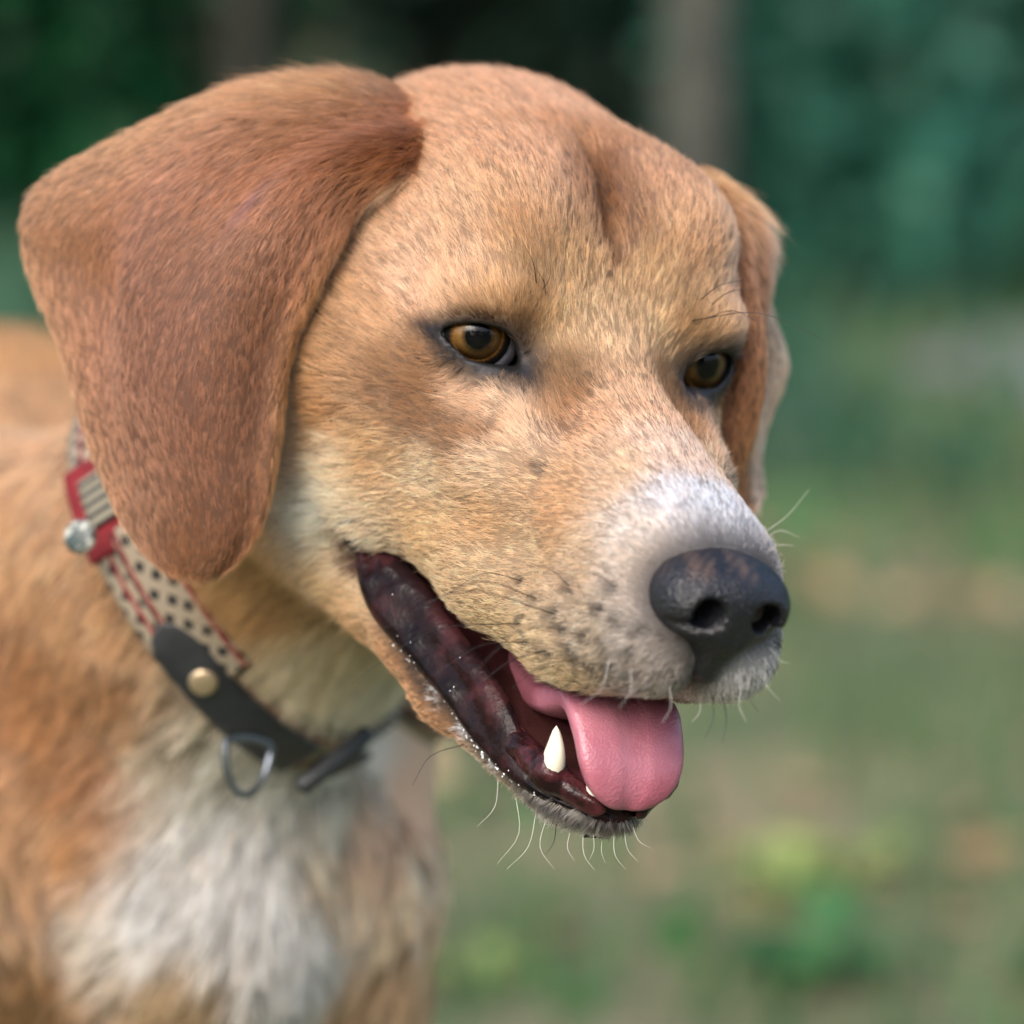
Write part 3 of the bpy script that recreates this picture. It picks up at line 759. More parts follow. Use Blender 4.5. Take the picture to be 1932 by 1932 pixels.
# nap on the head
FL = np.zeros_like(BV)
fx = np.full(len(BV), -1.0); fy = .22 * sgy * np.clip(ayv / 25, 0, 1); fz = np.zeros(len(BV)) + .1
fz += .75 * np.clip((Hh[:, 2] + 6) / 14, 0, 1) * np.clip((Hh[:, 0] + 45) / 30, 0, 1) * np.clip((30 - Hh[:, 0]) / 15, 0, 1)
low = np.clip((-Hh[:, 2] - 8) / 18, 0, 1) * np.clip((ayv - 10) / 14, 0, 1)
fz = fz - .38 * low
back = np.clip((-Hh[:, 0] - 35) / 40, 0, 1) * np.clip((-Hh[:, 2] + 5) / 40, 0, 1); fz -= .7 * back
frontlip = np.clip((Hh[:, 0] - 58) / 22, 0, 1) * np.clip((-Hh[:, 2] - 40) / 14, 0, 1); fz -= 1.1 * frontlip; fx += .55 * frontlip; fy += .4 * sgy * frontlip
chin = np.clip((Hh[:, 0] - 15) / 25, 0, 1) * np.clip((-Hh[:, 2] - 88) / 8, 0, 1); fz -= .9 * chin; fx += .5 * chin
ea, eb, ee = eye_ab((Hh[:, 0], ayv, Hh[:, 2]))
_er = np.sqrt((ea + 1) ** 2 + ((eb + 1.5) * 1.25) ** 2) + 1e-6
_ew = np.exp(-((_er - 6) / 9).clip(0) ** 2) * (ee > -4) * (REG == 0) * np.clip(.5 - (eb + 1) / 7, .12, 1)
_rad = (EYE_A[None] * ((ea + 1) / _er)[:, None] + EYE_B[None] * ((eb + 1.5) / _er)[:, None]) * np.stack([np.ones_like(sgy), sgy, np.ones_like(sgy)], 1)
FH = np.stack([fx, fy, fz], 1)
FH = FH * (1 - .75 * _ew[:, None]) + _rad * (1.0 * _ew[:, None])
FH += np.stack([wobble(Hh, .12, 5), wobble(Hh, .12, 6), wobble(Hh, .12, 7)], 1) * .16
FL = FH @ HR.T
# trunk
tr = REG == 1
_fb = np.stack([np.full(len(BV), -.35), np.full(len(BV), .45), np.full(len(BV), -.75)], 1) + np.stack([wobble(BV, .03, 8), wobble(BV, .03, 9), wobble(BV, .03, 10)], 1) * .25
_bk = np.clip((BV[:, 1] - 1200) / 120, 0, 1)[:, None]
_fb = _fb * (1 - _bk) + np.array([-.33, .9, -.25]) * _bk
_tb = np.clip((-Hh[:, 0] - 85) / 30, 0, 1); _tb = np.maximum(_tb, np.clip((-Hh[:, 2] - 92) / 20, 0, 1) * np.clip((-Hh[:, 0] - 0) / 40, 0, 1)); _tb[tr] = 1
FL = FL * (1 - _tb[:, None]) + _fb * _tb[:, None]
LEN = np.where(tr, 10.0, LEN * (1 - _tb) + 15 * _tb); LEN[tr & (BV[:, 2] < -420)] = 9
DEN[tr] = .9; RAD[tr] = .11; LIFT[tr] = .36
DEN = np.where(~tr, DEN * (1 - .6 * _tb), DEN); RAD = np.where(~tr, RAD + .03 * _tb, RAD)
# ears
for reg, st, fd, near in ((2, e1st, e1d, True), (3, e2st, e2d, False)):
    k = REG == reg; s, t, sd = st.T
    q = BV[k]
    m = wobble(q, .08, 20)
    c = np.zeros((k.sum(), 3)) + lin((164, 111, 80)) * (1 + .32 * m)[:, None]
    def blend(c, w, col): w = np.clip(w, 0, 1)[:, None]; return c * (1 - w) + lin(col) * w
    if near:
        c = blend(c, 1.0 * np.exp(-((t - .5) / .3) ** 2) * np.exp(-((s - .5) / .22) ** 2), (148, 97, 72))
        c = blend(c, .9 * np.clip((t - .72) / .28, 0, 1) * np.clip((.62 - s) / .3, 0, 1), (188, 140, 96))
        c = blend(c, 1.0 * np.exp(-((t - .8) / .3) ** 2) * np.exp(-((s - .12) / .1) ** 2), (198, 150, 106))
        c = blend(c, .9 * np.exp(-((t - .1) / .25) ** 2) * np.exp(-((s - .12) / .1) ** 2), (128, 76, 38))
        c = blend(c, .8 * np.exp(-(t / .07) ** 2) * np.clip((s - .2) / .1, 0, 1), (200, 142, 86))
        c = blend(c, .55 * np.exp(-((1 - t) / .1) ** 2) * np.clip((s - .45) / .1, 0, 1), (196, 146, 104))
        c = blend(c, .6 * np.clip((s - .72) / .25, 0, 1), (168, 116, 80))
        # small scar on the leather
        c = blend(c, .6 * np.exp(-((t - .42) / .010) ** 2) * np.exp(-((s - .27) / .035) ** 2), (120, 92, 116))
    else:
        c = blend(c, 1.0 * np.clip((t - .62) / .12, 0, 1), (228, 192, 162))
        c = blend(c, .6 * np.exp(-((t - .4) / .3) ** 2), (192, 126, 76))
        c = blend(c, .8 * np.clip((.25 - s) / .2, 0, 1), (214, 166, 116))
    c = blend(c, .75 * (sd < 0), (214, 176, 140))
    COAT[k] = c; FL[k] = fd + np.stack([wobble(q, .1, 31), wobble(q, .1, 32), wobble(q, .1, 33)], 1) * .15
    LEN[k] = 4.0 + 4 * np.exp(-((s - .12) / .13) ** 2); LIFT[k] = .22 + .3 * np.exp(-((s - .1) / .12) ** 2)
    DEN[k] = 5.0 if near else 4.6; RAD[k] = .055
# bare places: mouth, lids, nose leather
hd = REG == 0
_mc = mouth_cut(Hh[:, 0], Hh[:, 1], Hh[:, 2])
inm = hd & (_mc < 1.1) & (Hh[:, 0] > -36)
WET[inm] = .8; DEN[inm] = 0
COAT[inm] = lin((70, 34, 38)) * (1 + .5 * wobble(Hh[inm], .5, 40))[:, None]
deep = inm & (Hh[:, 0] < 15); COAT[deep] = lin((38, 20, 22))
# nothing grows on the inner side of the lip
_lx, _ly, _lz = np.array(LOW).T
_inn = hd & (Hh[:, 0] > -32) & (ayv < np.interp(Hh[:, 0], _lx, _ly) - 1) & (Hh[:, 2] > np.interp(Hh[:, 0], _lx, _lz) + .5) & (Hh[:, 2] < lip_u(Hh[:, 0]) - 2)
DEN[_inn] = 0; COAT[_inn] = lin((84, 44, 48)); WET[_inn] = .8
lip_e = hd & (_mc >= 1.1) & (_mc < 2.6) & (Hh[:, 0] > -34) & (Hh[:, 0] < 62); COAT[lip_e] = lin((60, 34, 32)); DEN[lip_e] *= .35
# dark lip rim and stubble along the lower jaw
_lw = spline(LOW, 60); _dl = np.full(len(BV), 1e9)
for p in _lw: _dl = np.minimum(_dl, (Hh[:, 0] - p[0]) ** 2 + (ayv - p[1]) ** 2 + (Hh[:, 2] - p[2]) ** 2)
_dl = np.sqrt(_dl)
_lowj = hd & (Hh[:, 2] < -62) & ~inm
_rim = np.clip(1.25 - _dl / 4.2, 0, 1) * _lowj * np.clip((Hh[:, 0] + 38) / 8, 0, 1)
_foam = _rim * (wobble(Hh, .9, 51) > .35) * (Hh[:, 0] > 2) * (Hh[:, 0] < 36)
COAT = COAT * (1 - .93 * _rim[:, None]) + lin((38, 30, 30)) * (.93 * _rim[:, None])
COAT = COAT * (1 - _foam[:, None]) + lin((226, 226, 230)) * _foam[:, None]
LIDS = smooth_poly([(14.2, -1.0), (11.2, .8), (6.2, 2.5), (2.6, 3.9), (-3.0, 4.2), (-8, 2.9), (-11.6, -1.2), (-16.6, -8.6), (-13.0, -9.4), (-9.5, -8.8), (-4.8, -9.0), (1, -7.7), (6.6, -5.2), (11.0, -2.5)], 4)
_ld = np.full(len(BV), 99.0); _ek = hd & (ee > -6) & (np.abs(ea) < 30) & (np.abs(eb) < 24)
_ld[_ek] = polyd(ea[_ek], eb[_ek], LIDS)
_bare = np.clip(.5 - _ld / .9, 0, 1); COAT = COAT * (1 - _bare[:, None]) + lin((26, 22, 27)) * _bare[:, None]
_op = np.full(len(BV), 99.0); _op[_ek] = polyd(ea[_ek], eb[_ek], EYE_OPEN)
_mg = np.clip(1.35 - _op / 1.3, 0, 1) * (ee > 0); COAT = COAT * (1 - _mg[:, None]) + lin((14, 12, 14)) * _mg[:, None]
DEN *= np.clip(.5 + (_ld + .2) / .9, 0, 1); WET = np.maximum(WET, .3 * _bare)
_fr = np.exp(-(np.clip(_ld, 0, 99) / np.where(ea < -9, 3.8, np.where(ea > 8, 1.3, np.where(eb > 1.5, 2.4, 2.2)))) ** 2) * (1 - _bare); COAT = COAT * (1 - .93 * _fr[:, None]) + lin((44, 34, 29)) * (.93 * _fr[:, None])
LEN = LEN * (1 - .22 * np.exp(-(np.clip(_ld, 0, 99) / 5) ** 2))
def nose_pad(P): 
    d = ell(P, (77.5, 0, -33), (14.5, 14, 10.0)); d = smin(d, ell(P, (80, 9.4, -35), (11.2, 7.4, 8.0)), 5)
    return smin(d, rc(P, (83.5, 0, -41.5), (80, 0, -51), 7.0, 3.6), 6)
_nd = np.where(hd, nose_pad((Hh[:, 0], ayv, Hh[:, 2])), 99)
DEN *= np.clip((_nd + .3) / .8, 0, 1)
_nf = np.exp(-(np.clip(_nd, 0, 99) / 3.2) ** 2); COAT = COAT * (1 - .75 * _nf[:, None]) + lin((72, 70, 74)) * (.75 * _nf[:, None])
LEN *= 1 - .2 * _nf
_wl = np.clip((Hh[:, 1] - 1) / 5, 0, 1) * np.clip((-Hh[:, 2] - 42) / 6, 0, 1) * np.clip((Hh[:, 0] - 55) / 10, 0, 1) * hd * .75   # white front of the far lip
COAT = COAT * (1 - _wl[:, None]) + lin((232, 232, 234)) * _wl[:, None]
DEN = np.where(hd, DEN * (1.25 + .9 * np.clip((Hh[:, 0] - 30) / 25, 0, 1)), DEN)
DKF = np.where(hd, DKF + .16 * np.clip((Hh[:, 0] - 45) / 25, 0, 1) * np.clip((-Hh[:, 2] - 34) / 14, 0, 1) + .25 * _nf, DKF)
# the collar presses the coat flat
_cd = (BV - np.array([-82.6, 1106.3, -208.0])) @ (np.array([-.826, .197, -.528]) / np.linalg.norm([-.826, .197, -.528]))
_col = (np.abs(_cd) < 60) & (REG < 2) & (BV[:, 2] < -140) & (Hh[:, 0] < -40)
DEN = np.where(_col & (np.abs(_cd) < 9), 0, DEN); LEN = np.where(_col, np.where(_cd < 0, np.minimum(LEN, np.clip(-_cd - 2, 3, 30)), LEN), LEN)
_fw = .92 * np.exp(-(Hh[:, 1] / 2.4) ** 2) * np.clip((Hh[:, 0] + 44) / 14, 0, 1) * np.clip((4 - Hh[:, 0]) / 8, 0, 1) * (Hh[:, 2] > 22) * hd     # brown streak in the forehead furrow
COAT = COAT * (1 - _fw[:, None]) + lin((98, 58, 28)) * _fw[:, None]
for q in ((1075, 1107), (985, 1096), (1012, 1130), (1045, 1158), (985, 1176), (1000, 1212), (1105, 1200), (1030, 1228), (1090, 1246), (1160, 1110), (1130, 1150), (1140, 1210), (1060, 1185), (1170, 1170), (1120, 1260), (1018, 883), (1190, 1230), (1210, 1190), (1150, 1255), (1075, 1225)):
    for s in (1, -1):                                    # dark spots where the whiskers root
        _d2 = ((BV - h2l(l2h(skin_hit(*q)) * [1, s, 1])) ** 2).sum(1); _k = .85 * np.exp(-(_d2 / 2.0 ** 2) ** 2); COAT = COAT * (1 - _k[:, None]) + lin((44, 38, 36)) * _k[:, None]
DEN = np.where(hd & (_ld < 12), DEN * 2.0, DEN)
DEN = np.where(hd & (Hh[:, 0] > 3) & (Hh[:, 0] < 32) & (ayv > 9) & (ayv < 32) & (Hh[:, 2] > -20) & (Hh[:, 2] < 12), DEN * 1.6, DEN)
# tangent nap
FL = FL / (np.linalg.norm(FL, axis=1, keepdims=True) + 1e-9); _ft = FL - VN * (FL * VN).sum(1, keepdims=True); _fm = np.linalg.norm(_ft, axis=1, keepdims=True)
_alt = np.array([0, .15, 1.0]) - VN * (VN @ np.array([0, .15, 1.0]))[:, None]
FL = np.where((_fm < .5) & hd[:, None] & (Hh[:, 2] > -20)[:, None], _ft + _alt * (.5 - _fm) * 1.6, _ft)
FL /= np.linalg.norm(FL, axis=1, keepdims=True) + 1e-9

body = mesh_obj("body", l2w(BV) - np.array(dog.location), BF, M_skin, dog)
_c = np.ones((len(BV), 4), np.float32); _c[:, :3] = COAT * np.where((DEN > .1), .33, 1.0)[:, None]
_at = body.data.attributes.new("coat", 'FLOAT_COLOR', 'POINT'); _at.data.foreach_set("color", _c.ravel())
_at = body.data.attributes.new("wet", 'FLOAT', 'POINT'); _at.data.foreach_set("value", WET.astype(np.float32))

# ------------------------------------------------------------------ fur: clumps of hairs rooted on the body
def grow(faces_mask, scale, per=6, spread=.32, npt=5, seed=1, clump=.5):
    r = np.random.default_rng(seed)
    q = BF[faces_mask]; tri = np.vstack([q[:, [0, 1, 2]], q[:, [0, 2, 3]]])
    p = BV[tri]; ar = .5 * np.linalg.norm(np.cross(p[:, 1] - p[:, 0], p[:, 2] - p[:, 0]), axis=1)
    wt = ar * DEN[tri].mean(1); tot = wt.sum()
    nc = int(tot * scale / per); cum = np.cumsum(wt) / tot
    ti = np.searchsorted(cum, r.random(nc)); ti = np.minimum(ti, len(tri) - 1)
    a, b = r.random(nc), r.random(nc); f = a + b > 1; a[f] = 1 - a[f]; b[f] = 1 - b[f]
    bc = np.stack([1 - a - b, a, b], 1)[:, :, None]
    get = lambda A: (A[tri[ti]] * (bc if A.ndim > 1 else bc[:, :, 0])).sum(1)
    P, Nn, Fd, Ln, Cc, Rr, Lf, Dk = get(BV), get(VN), get(FL), get(LEN), get(COAT), get(RAD), get(LIFT), get(DKF)
    Nn /= np.linalg.norm(Nn, axis=1, keepdims=True); Fd -= Nn * (Fd * Nn).sum(1, keepdims=True); Fd /= np.linalg.norm(Fd, axis=1, keepdims=True) + 1e-9
    Bn = np.cross(Nn, Fd)
    ang = r.normal(0, .13, nc)[:, None]; Fd = Fd * np.cos(ang) + Bn * np.sin(ang); Bn = np.cross(Nn, Fd)
    cl_l = np.exp(r.normal(0, .14, nc)); cl_v = np.exp(r.normal(0, .19, nc)); cl_h = r.normal(0, 1, nc)
    lift0 = Lf * np.exp(r.normal(0, .2, nc))
    R_ = lambda A: np.repeat(A, per, axis=0)
    n = nc * per
    P, Nn, Fd, Bn, Ln, Cc, Rr = R_(P), R_(Nn), R_(Fd), R_(Bn), R_(Ln * cl_l), R_(Cc), R_(Rr)
    lift = R_(lift0) * np.exp(r.normal(0, .18, n))
    o1 = r.normal(0, spread, n)[:, None]; o2 = r.normal(0, spread, n)[:, None]
    sc = np.clip(R_(Ln[::per]) / 6, .5, 2.2)[:, None]
    off = (Fd * o1 * 1.6 + Bn * o2) * sc
    hl = Ln * np.exp(r.normal(0, .16, n))
    an = r.normal(0, .10, n)[:, None]; D = Fd * np.cos(an) + Bn * np.sin(an)
    pts = np.zeros((n, npt, 3), np.float32)
    u = np.linspace(0, 1, npt)
    cx = r.normal(0, .05, n)
    for k in range(npt):
        t = u[k]
        along = hl * t * np.cos(lift * (1 - .5 * t)); up = hl * (np.sin(lift) * t * (1 - .42 * t)) - .35
        pts[:, k] = P + off * (1 - clump * t) + D * along[:, None] + Nn * up[:, None] + Bn * (cx * hl * t * t)[:, None]
    v = R_(cl_v) * np.exp(r.normal(0, .16, n)); hue = R_(cl_h) * .035 + r.normal(0, .03, n)
    dk = r.random(n); v = np.where(dk < R_(Dk), v * .42, np.where(dk > .88, v * 1.35, v))
    Cc = np.clip(Cc * v[:, None] * np.stack([1 + 0 * hue, 1 + hue, 1 + 2 * hue], 1), .004, .92)
    return pts, Cc, Rr * np.exp(r.normal(0, .12, n))
def curves_obj(name, groups, m, parent):
    npt = groups[0][0].shape[1]
    pts = np.vstack([g[0] for g in groups]); col = np.vstack([g[1] for g in groups]); rad = np.concatenate([g[2] for g in groups])
    n = len(pts)
    cd = bpy.data.hair_curves.new(name)
    cd.add_curves([npt] * n)
    W = (l2w(pts.reshape(-1, 3)) - np.array(dog.location)).astype(np.float32)
    cd.attributes["position"].data.foreach_set("vector", W.ravel())
    prof = np.interp(np.linspace(0, 1, npt), [0, .5, 1], [1, .85, .15]).astype(np.float32)
    at = cd.attributes.get("radius") or cd.attributes.new("radius", 'FLOAT', 'POINT')
    at.data.foreach_set("value", (rad[:, None] * prof[None] / 1000).astype(np.float32).ravel())
    at = cd.attributes.new("hair_color", 'FLOAT_COLOR', 'CURVE')
    c4 = np.ones((n, 4), np.float32); c4[:, :3] = col; at.data.foreach_set("color", c4.ravel())
    cd.materials.append(m)
    o = bpy.data.objects.new(name, cd); link(o, parent)
    return o
_fr = REG[BF[:, 0]]
FUR_K = 1.0
g1 = grow(_fr == 0, FUR_K, seed=3)
g2 = grow((_fr == 2) | (_fr == 3), FUR_K, seed=4)
g3 = grow(_fr == 1, 1.0, per=12, spread=.9, seed=5, clump=.4)
print("hairs", len(g1[0]), len(g2[0]), len(g3[0]))
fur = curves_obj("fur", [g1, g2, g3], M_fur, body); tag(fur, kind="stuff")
# ------------------------------------------------------------------ ground, grass, path, woods
M_ground = mat("forest_floor", rough=.95)
noise_color(M_ground, [(.30, srgb(60, 76, 50)), (.46, srgb(82, 94, 62)), (.66, srgb(132, 120, 94)), (.80, srgb(110, 96, 76))], 2.6, detail=6, bump=.6, bscale=40, dist=.02)
def terrain():
    xs = np.concatenate([[-200, -120, -70, -40, -25, -16], np.linspace(-10, 10, 61), [16, 25, 40, 70, 120, 200]])
    ys = np.concatenate([[-200, -120, -70, -40, -20, -10], np.linspace(-5, 22, 82), [28, 40, 70, 120, 200]])
    X, Y = np.meshgrid(xs, ys, indexing='ij')
    Z = .03 * np.sin(X * 1.3 + .4) * np.sin(Y * .9) * np.clip((Y - 2.2) / 2, 0, 1) + .02 * np.sin(X * 2.7 + Y * 1.9) * np.clip((Y - 2.2) / 2, 0, 1)
    Z += .9 * np.clip((Y - 11) / 12, 0, 1) ** 2
    nx, ny = X.shape; V = np.stack([X, Y, Z], 2).reshape(-1, 3)
    i, j = np.meshgrid(np.arange(nx - 1), np.arange(ny - 1), indexing='ij')
    F = np.stack([i * ny + j, (i + 1) * ny + j, (i + 1) * ny + j + 1, i * ny + j + 1], 2).reshape(-1, 4)
    return V, F
def ground_z(x, y):
    k = np.clip((y - 2.2) / 2, 0, 1)
    return (.03 * np.sin(x * 1.3 + .4) * np.sin(y * .9) + .02 * np.sin(x * 2.7 + y * 1.9)) * k + .9 * np.clip((y - 11) / 12, 0, 1) ** 2
V, F = terrain(); ground = mesh_obj("ground", V, F, M_ground); tag(ground, kind="structure")
M_path = mat("path_dirt", rough=.95)
noise_color(M_path, [(.35, srgb(104, 102, 112)), (.65, srgb(134, 130, 140))], 5, bump=.4, bscale=60, dist=.01)
def path_strip():
    c = spline([(9.0, 4.9), (4.5, 5.5), (2.2, 5.75), (1.1, 5.85), (.55, 6.0)], 50); V = []; F = []
    for i, (x, y) in enumerate(c):
        w = .42 * min(1, (49 - i) / 8 + .12) * (1 + .15 * math.sin(i * .9))
        for k in range(7):
            yy = y - w + 2 * w * k / 6
            V.append((x, yy, ground_z(x, yy) + .006 + .004 * (1 - (k / 3 - 1) ** 2)))
    for i in range(49):
        for k in range(6): F.append((i * 7 + k, i * 7 + k + 1, (i + 1) * 7 + k + 1, (i + 1) * 7 + k))
    return np.array(V), F
V, F = path_strip(); path = mesh_obj("path", V, [f[::-1] for f in F], M_path); tag(path, kind="structure")

def leaf_mat(name, c0, c1, c2, rough=.55, scale=3.0):
    m = mat(name, rough=rough)
    noise_color(m, [(.32, c0), (.5, c1), (.68, c2)], scale, detail=3)
    b = bsdf(m); nt = m.node_tree
    tr = N(m, 'ShaderNodeBsdfTranslucent'); mx = N(m, 'ShaderNodeMixShader'); mx.inputs[0].default_value = .3
    L(m, b.inputs['Base Color'].links[0].from_socket, tr.inputs[0])
    L(m, b.outputs[0], mx.inputs[1]); L(m, tr.outputs[0], mx.inputs[2]); L(m, mx.outputs[0], nt.nodes['Material Output'].inputs[0])
    return m
M_grass = leaf_mat("grass_blade", srgb(60, 90, 56), srgb(88, 116, 74), srgb(132, 138, 96), scale=1.1)
M_grass2 = leaf_mat("clover_leaf", srgb(40, 96, 54), srgb(52, 116, 62), srgb(80, 140, 76), scale=6)
M_under = leaf_mat("undergrowth_leaf", srgb(36, 76, 58), srgb(52, 96, 72), srgb(76, 112, 84), scale=2)
M_litter = leaf_mat("dry_leaf", srgb(120, 92, 62), srgb(168, 142, 108), srgb(196, 176, 140), scale=5)
def blades(n, region, h, w, seed, dens=None, zfun=ground_z, tilt=.5):
    r = np.random.default_rng(seed)
    x = r.uniform(region[0], region[1], n); y = r.uniform(region[2], region[3], n)
    if dens is not None: k = r.random(n) < dens(x, y); x, y = x[k], y[k]
    n = len(x); z = zfun(x, y)
    a = r.uniform(0, 6.283, n); hh = h * np.exp(r.normal(0, .35, n)); ww = w * np.exp(r.normal(0, .25, n))
    ta = r.uniform(0, 6.283, n); tl = hh * tilt * r.random(n)
    dx, dy = np.cos(a) * ww / 2, np.sin(a) * ww / 2; tx, ty = np.cos(ta) * tl, np.sin(ta) * tl
    b = np.stack([x, y, z - .004], 1)
    V = np.stack([b + np.stack([-dx, -dy, 0 * dx], 1), b + np.stack([dx, dy, 0 * dx], 1), b + np.stack([dx * .7 + tx * .4, dy * .7 + ty * .4, hh * .6], 1), b + np.stack([-dx * .7 + tx * .4, -dy * .7 + ty * .4, hh * .6], 1), b + np.stack([tx, ty, hh], 1)], 1)
    i = np.arange(n)[:, None] * 5
    F = [tuple(q) for q in (i + np.array([0, 1, 2, 3])).tolist()] + [tuple(q) for q in (i + np.array([3, 2, 4])).tolist()]
    return V.reshape(-1, 3), F
def patch(x, y): return np.clip(.5 + .9 * (np.sin(x * 2.9 + 1.3 * np.sin(y * 1.7) + .6) * np.sin(y * 2.3 + 1.1 * np.sin(x * 2.1)) + .35 * np.sin(x * 7.1 + y * 5.3)), .04, 1)
V, F = blades(60000, (-5, 5, 1.3, 8.5), .055, .006, 3, patch)
grass = mesh_obj("grass", V, F, M_grass, smooth=False); tag(grass, "short dry green grass covering the ground around the dog", "grass", kind="stuff")
V, F = blades(26000, (-4, 4, 1.8, 7.5), .035, .012, 4, lambda x, y: np.clip(.8 - patch(x + 1.7, y + .6), .0, 1) * .7, tilt=1.2)
clover = mesh_obj("clover", V, F, M_grass2, smooth=False); tag(clover, "low dark green clover growing in patches of the grass", "clover", kind="stuff")
def band_dens(x, y): return np.clip((y - 4.7) / .9, 0, 1) * np.clip((7.4 - y) / .5, 0, 1)
V, F = blades(26000, (-5, 5, 4.7, 7.4), .11, .022, 5, lambda x, y: band_dens(x, y) * np.where((x > .45) & (np.abs(y - 5.75) < .6), .04, 1), tilt=.9)
undergrowth = mesh_obj("undergrowth", V, F, M_under, smooth=False); tag(undergrowth, "low teal green undergrowth at the foot of the woods", "undergrowth", kind="stuff")
def leaf_quads(pts, size, r, flat=0.0, fold=.25):
    n = len(pts); d = r.normal(size=(n, 3)); d[:, 2] *= 1 - flat; d /= np.linalg.norm(d, axis=1, keepdims=True)
    e = r.normal(size=(n, 3)); e[:, 2] *= 1 - flat; e -= d * (e * d).sum(1, keepdims=True); e /= np.linalg.norm(e, axis=1, keepdims=True); nn = np.cross(d, e)
    s = (size * np.exp(r.normal(0, .3, n)))[:, None]
    V = np.stack([pts - d * s * .5, pts + e * s * .3 + nn * s * fold * .3, pts + d * s * .55, pts - e * s * .3 + nn * s * fold * .3], 1)
    i = np.arange(n)[:, None] * 4
    return V.reshape(-1, 3), (np.vstack([i + [0, 1, 2], i + [0, 2, 3]]) if False else (i + np.array([0, 1, 2, 3])))
_r = np.random.default_rng(8); _n = 9000
_x = _r.uniform(-4, 4, _n); _y = _r.uniform(1.6, 8, _n); _k = _r.random(_n) < (1.05 - patch(_x, _y)) ** 1.5; _x, _y = _x[_k], _y[_k]
V, F = leaf_quads(np.stack([_x, _y, ground_z(_x, _y) + .012], 1), .045, _r, flat=.85)
litter = mesh_obj("leaf_litter", V, F, M_litter, smooth=False); tag(litter, "dry tan fallen leaves scattered between the grass", "leaves", kind="stuff")

M_bark = mat("bark_grey", rough=.95); noise_color(M_bark, [(.3, srgb(44, 44, 40)), (.55, srgb(72, 72, 66)), (.75, srgb(92, 90, 82))], 9, detail=6, bump=.8, bscale=30, dist=.02)
M_bark2 = mat("bark_dark", rough=.95); noise_color(M_bark2, [(.3, srgb(22, 24, 20)), (.7, srgb(46, 46, 38))], 9, detail=6, bump=.8, bscale=30, dist=.02)
FOL = [leaf_mat("foliage_emerald", srgb(12, 64, 38), srgb(18, 82, 48), srgb(36, 104, 60)),
       leaf_mat("foliage_teal", srgb(30, 84, 68), srgb(46, 108, 90), srgb(74, 136, 114)),
       leaf_mat("foliage_shaded", srgb(20, 48, 36), srgb(28, 62, 46), srgb(42, 80, 60)),
       leaf_mat("foliage_olive", srgb(40, 68, 36), srgb(62, 92, 48), srgb(92, 116, 64))]  # foliage kept dark: the shade of the woods is put into these colours
def tube(pts, rad, seg=10):
    pts = np.asarray(pts, float); n = len(pts); tg = np.gradient(pts, axis=0); tg /= np.linalg.norm(tg, axis=1, keepdims=True)
    up = np.array([0, 0, 1.0]) if abs(tg[0, 2]) < .9 else np.array([1.0, 0, 0])
    V = []; F = []
    for i in range(n):
        u = np.cross(tg[i], up); u /= np.linalg.norm(u); w = np.cross(u, tg[i])
        for j in range(seg):
            a = 2 * math.pi * j / seg; V.append(pts[i] + (u * math.cos(a) + w * math.sin(a)) * rad[i])
    for i in range(n - 1):
        for j in range(seg): F.append((i * seg + j, i * seg + (j + 1) % seg, (i + 1) * seg + (j + 1) % seg, (i + 1) * seg + j))
    F.append(tuple(range(seg))[::-1]); F.append(tuple(range((n - 1) * seg, n * seg)))
    return V, F
def join(parts):
    V = []; F = []
    for v, f in parts:
        o = len(V); V += [tuple(p) for p in v]; F += [tuple(k + o for k in q) for q in f]
    return np.array(V), F
def tree_meshes(seed, h, r0, crown_r, nleaf, leaf=.16):
    r = np.random.default_rng(seed)
    tp = [np.array([.06 * math.sin(3 * t + seed) * t, .05 * math.cos(2 * t + seed) * t, -.1 + (h + .1) * t]) for t in np.linspace(0, 1, 14)]
    parts = [tube(tp, [r0 * (1.35 if i == 0 else 1 - .75 * i / 13) for i in range(14)], 14)]; tips = []
    for k in range(9):
        t = .5 + .48 * k / 9; b = tp[int(t * 13)]; a = k * 2.4 + seed; ln = crown_r * (.6 + .6 * r.random())
        e = b + np.array([math.cos(a) * ln, math.sin(a) * ln, ln * (.25 + .5 * r.random())])
        parts.append(tube([b, (b + e) / 2 + [0, 0, .08 * ln], e], [r0 * .35, r0 * .22, r0 * .07], 7)); tips += [e, (b + 2 * e) / 3]
    tips.append(tp[-1]); tips = np.array(tips)
    c = tips[r.integers(0, len(tips), nleaf // 30)] + r.normal(0, crown_r * .28, (nleaf // 30, 3))
    pts = np.repeat(c, 30, 0) + r.normal(0, crown_r * .13, (len(c) * 30, 3))
    return join(parts), leaf_quads(pts, leaf, r)
def shrub_meshes(seed, rx, hz, nleaf, leaf=.075):
    r = np.random.default_rng(seed); parts = []; cs = []
    for k in range(9):
        a = k * 2.4 + seed; rr = rx * (.25 + .6 * r.random()); zt = hz * (.45 + .5 * r.random())
        e = np.array([math.cos(a) * rr, math.sin(a) * rr, zt]); m = e * [.4, .4, .55]
        parts.append(tube([np.array([0, 0, -.05]) + .03 * r.normal(size=3) * [1, 1, 0], m, e], [.018, .012, .004], 6)); cs += [m * [1.2, 1.2, .8], e, e * [.8, .8, .7]]
    cs = np.array(cs); nc = nleaf // 24
    c = cs[r.integers(0, len(cs), nc)] + r.normal(0, 1, (nc, 3)) * [rx * .22, rx * .22, hz * .13]; c[:, 2] = np.abs(c[:, 2]) + .04
    pts = np.repeat(c, 24, 0) + r.normal(0, .075, (nc * 24, 3)); pts[:, 2] = np.abs(pts[:, 2]) + .02
    return join(parts), leaf_quads(pts, leaf, r)
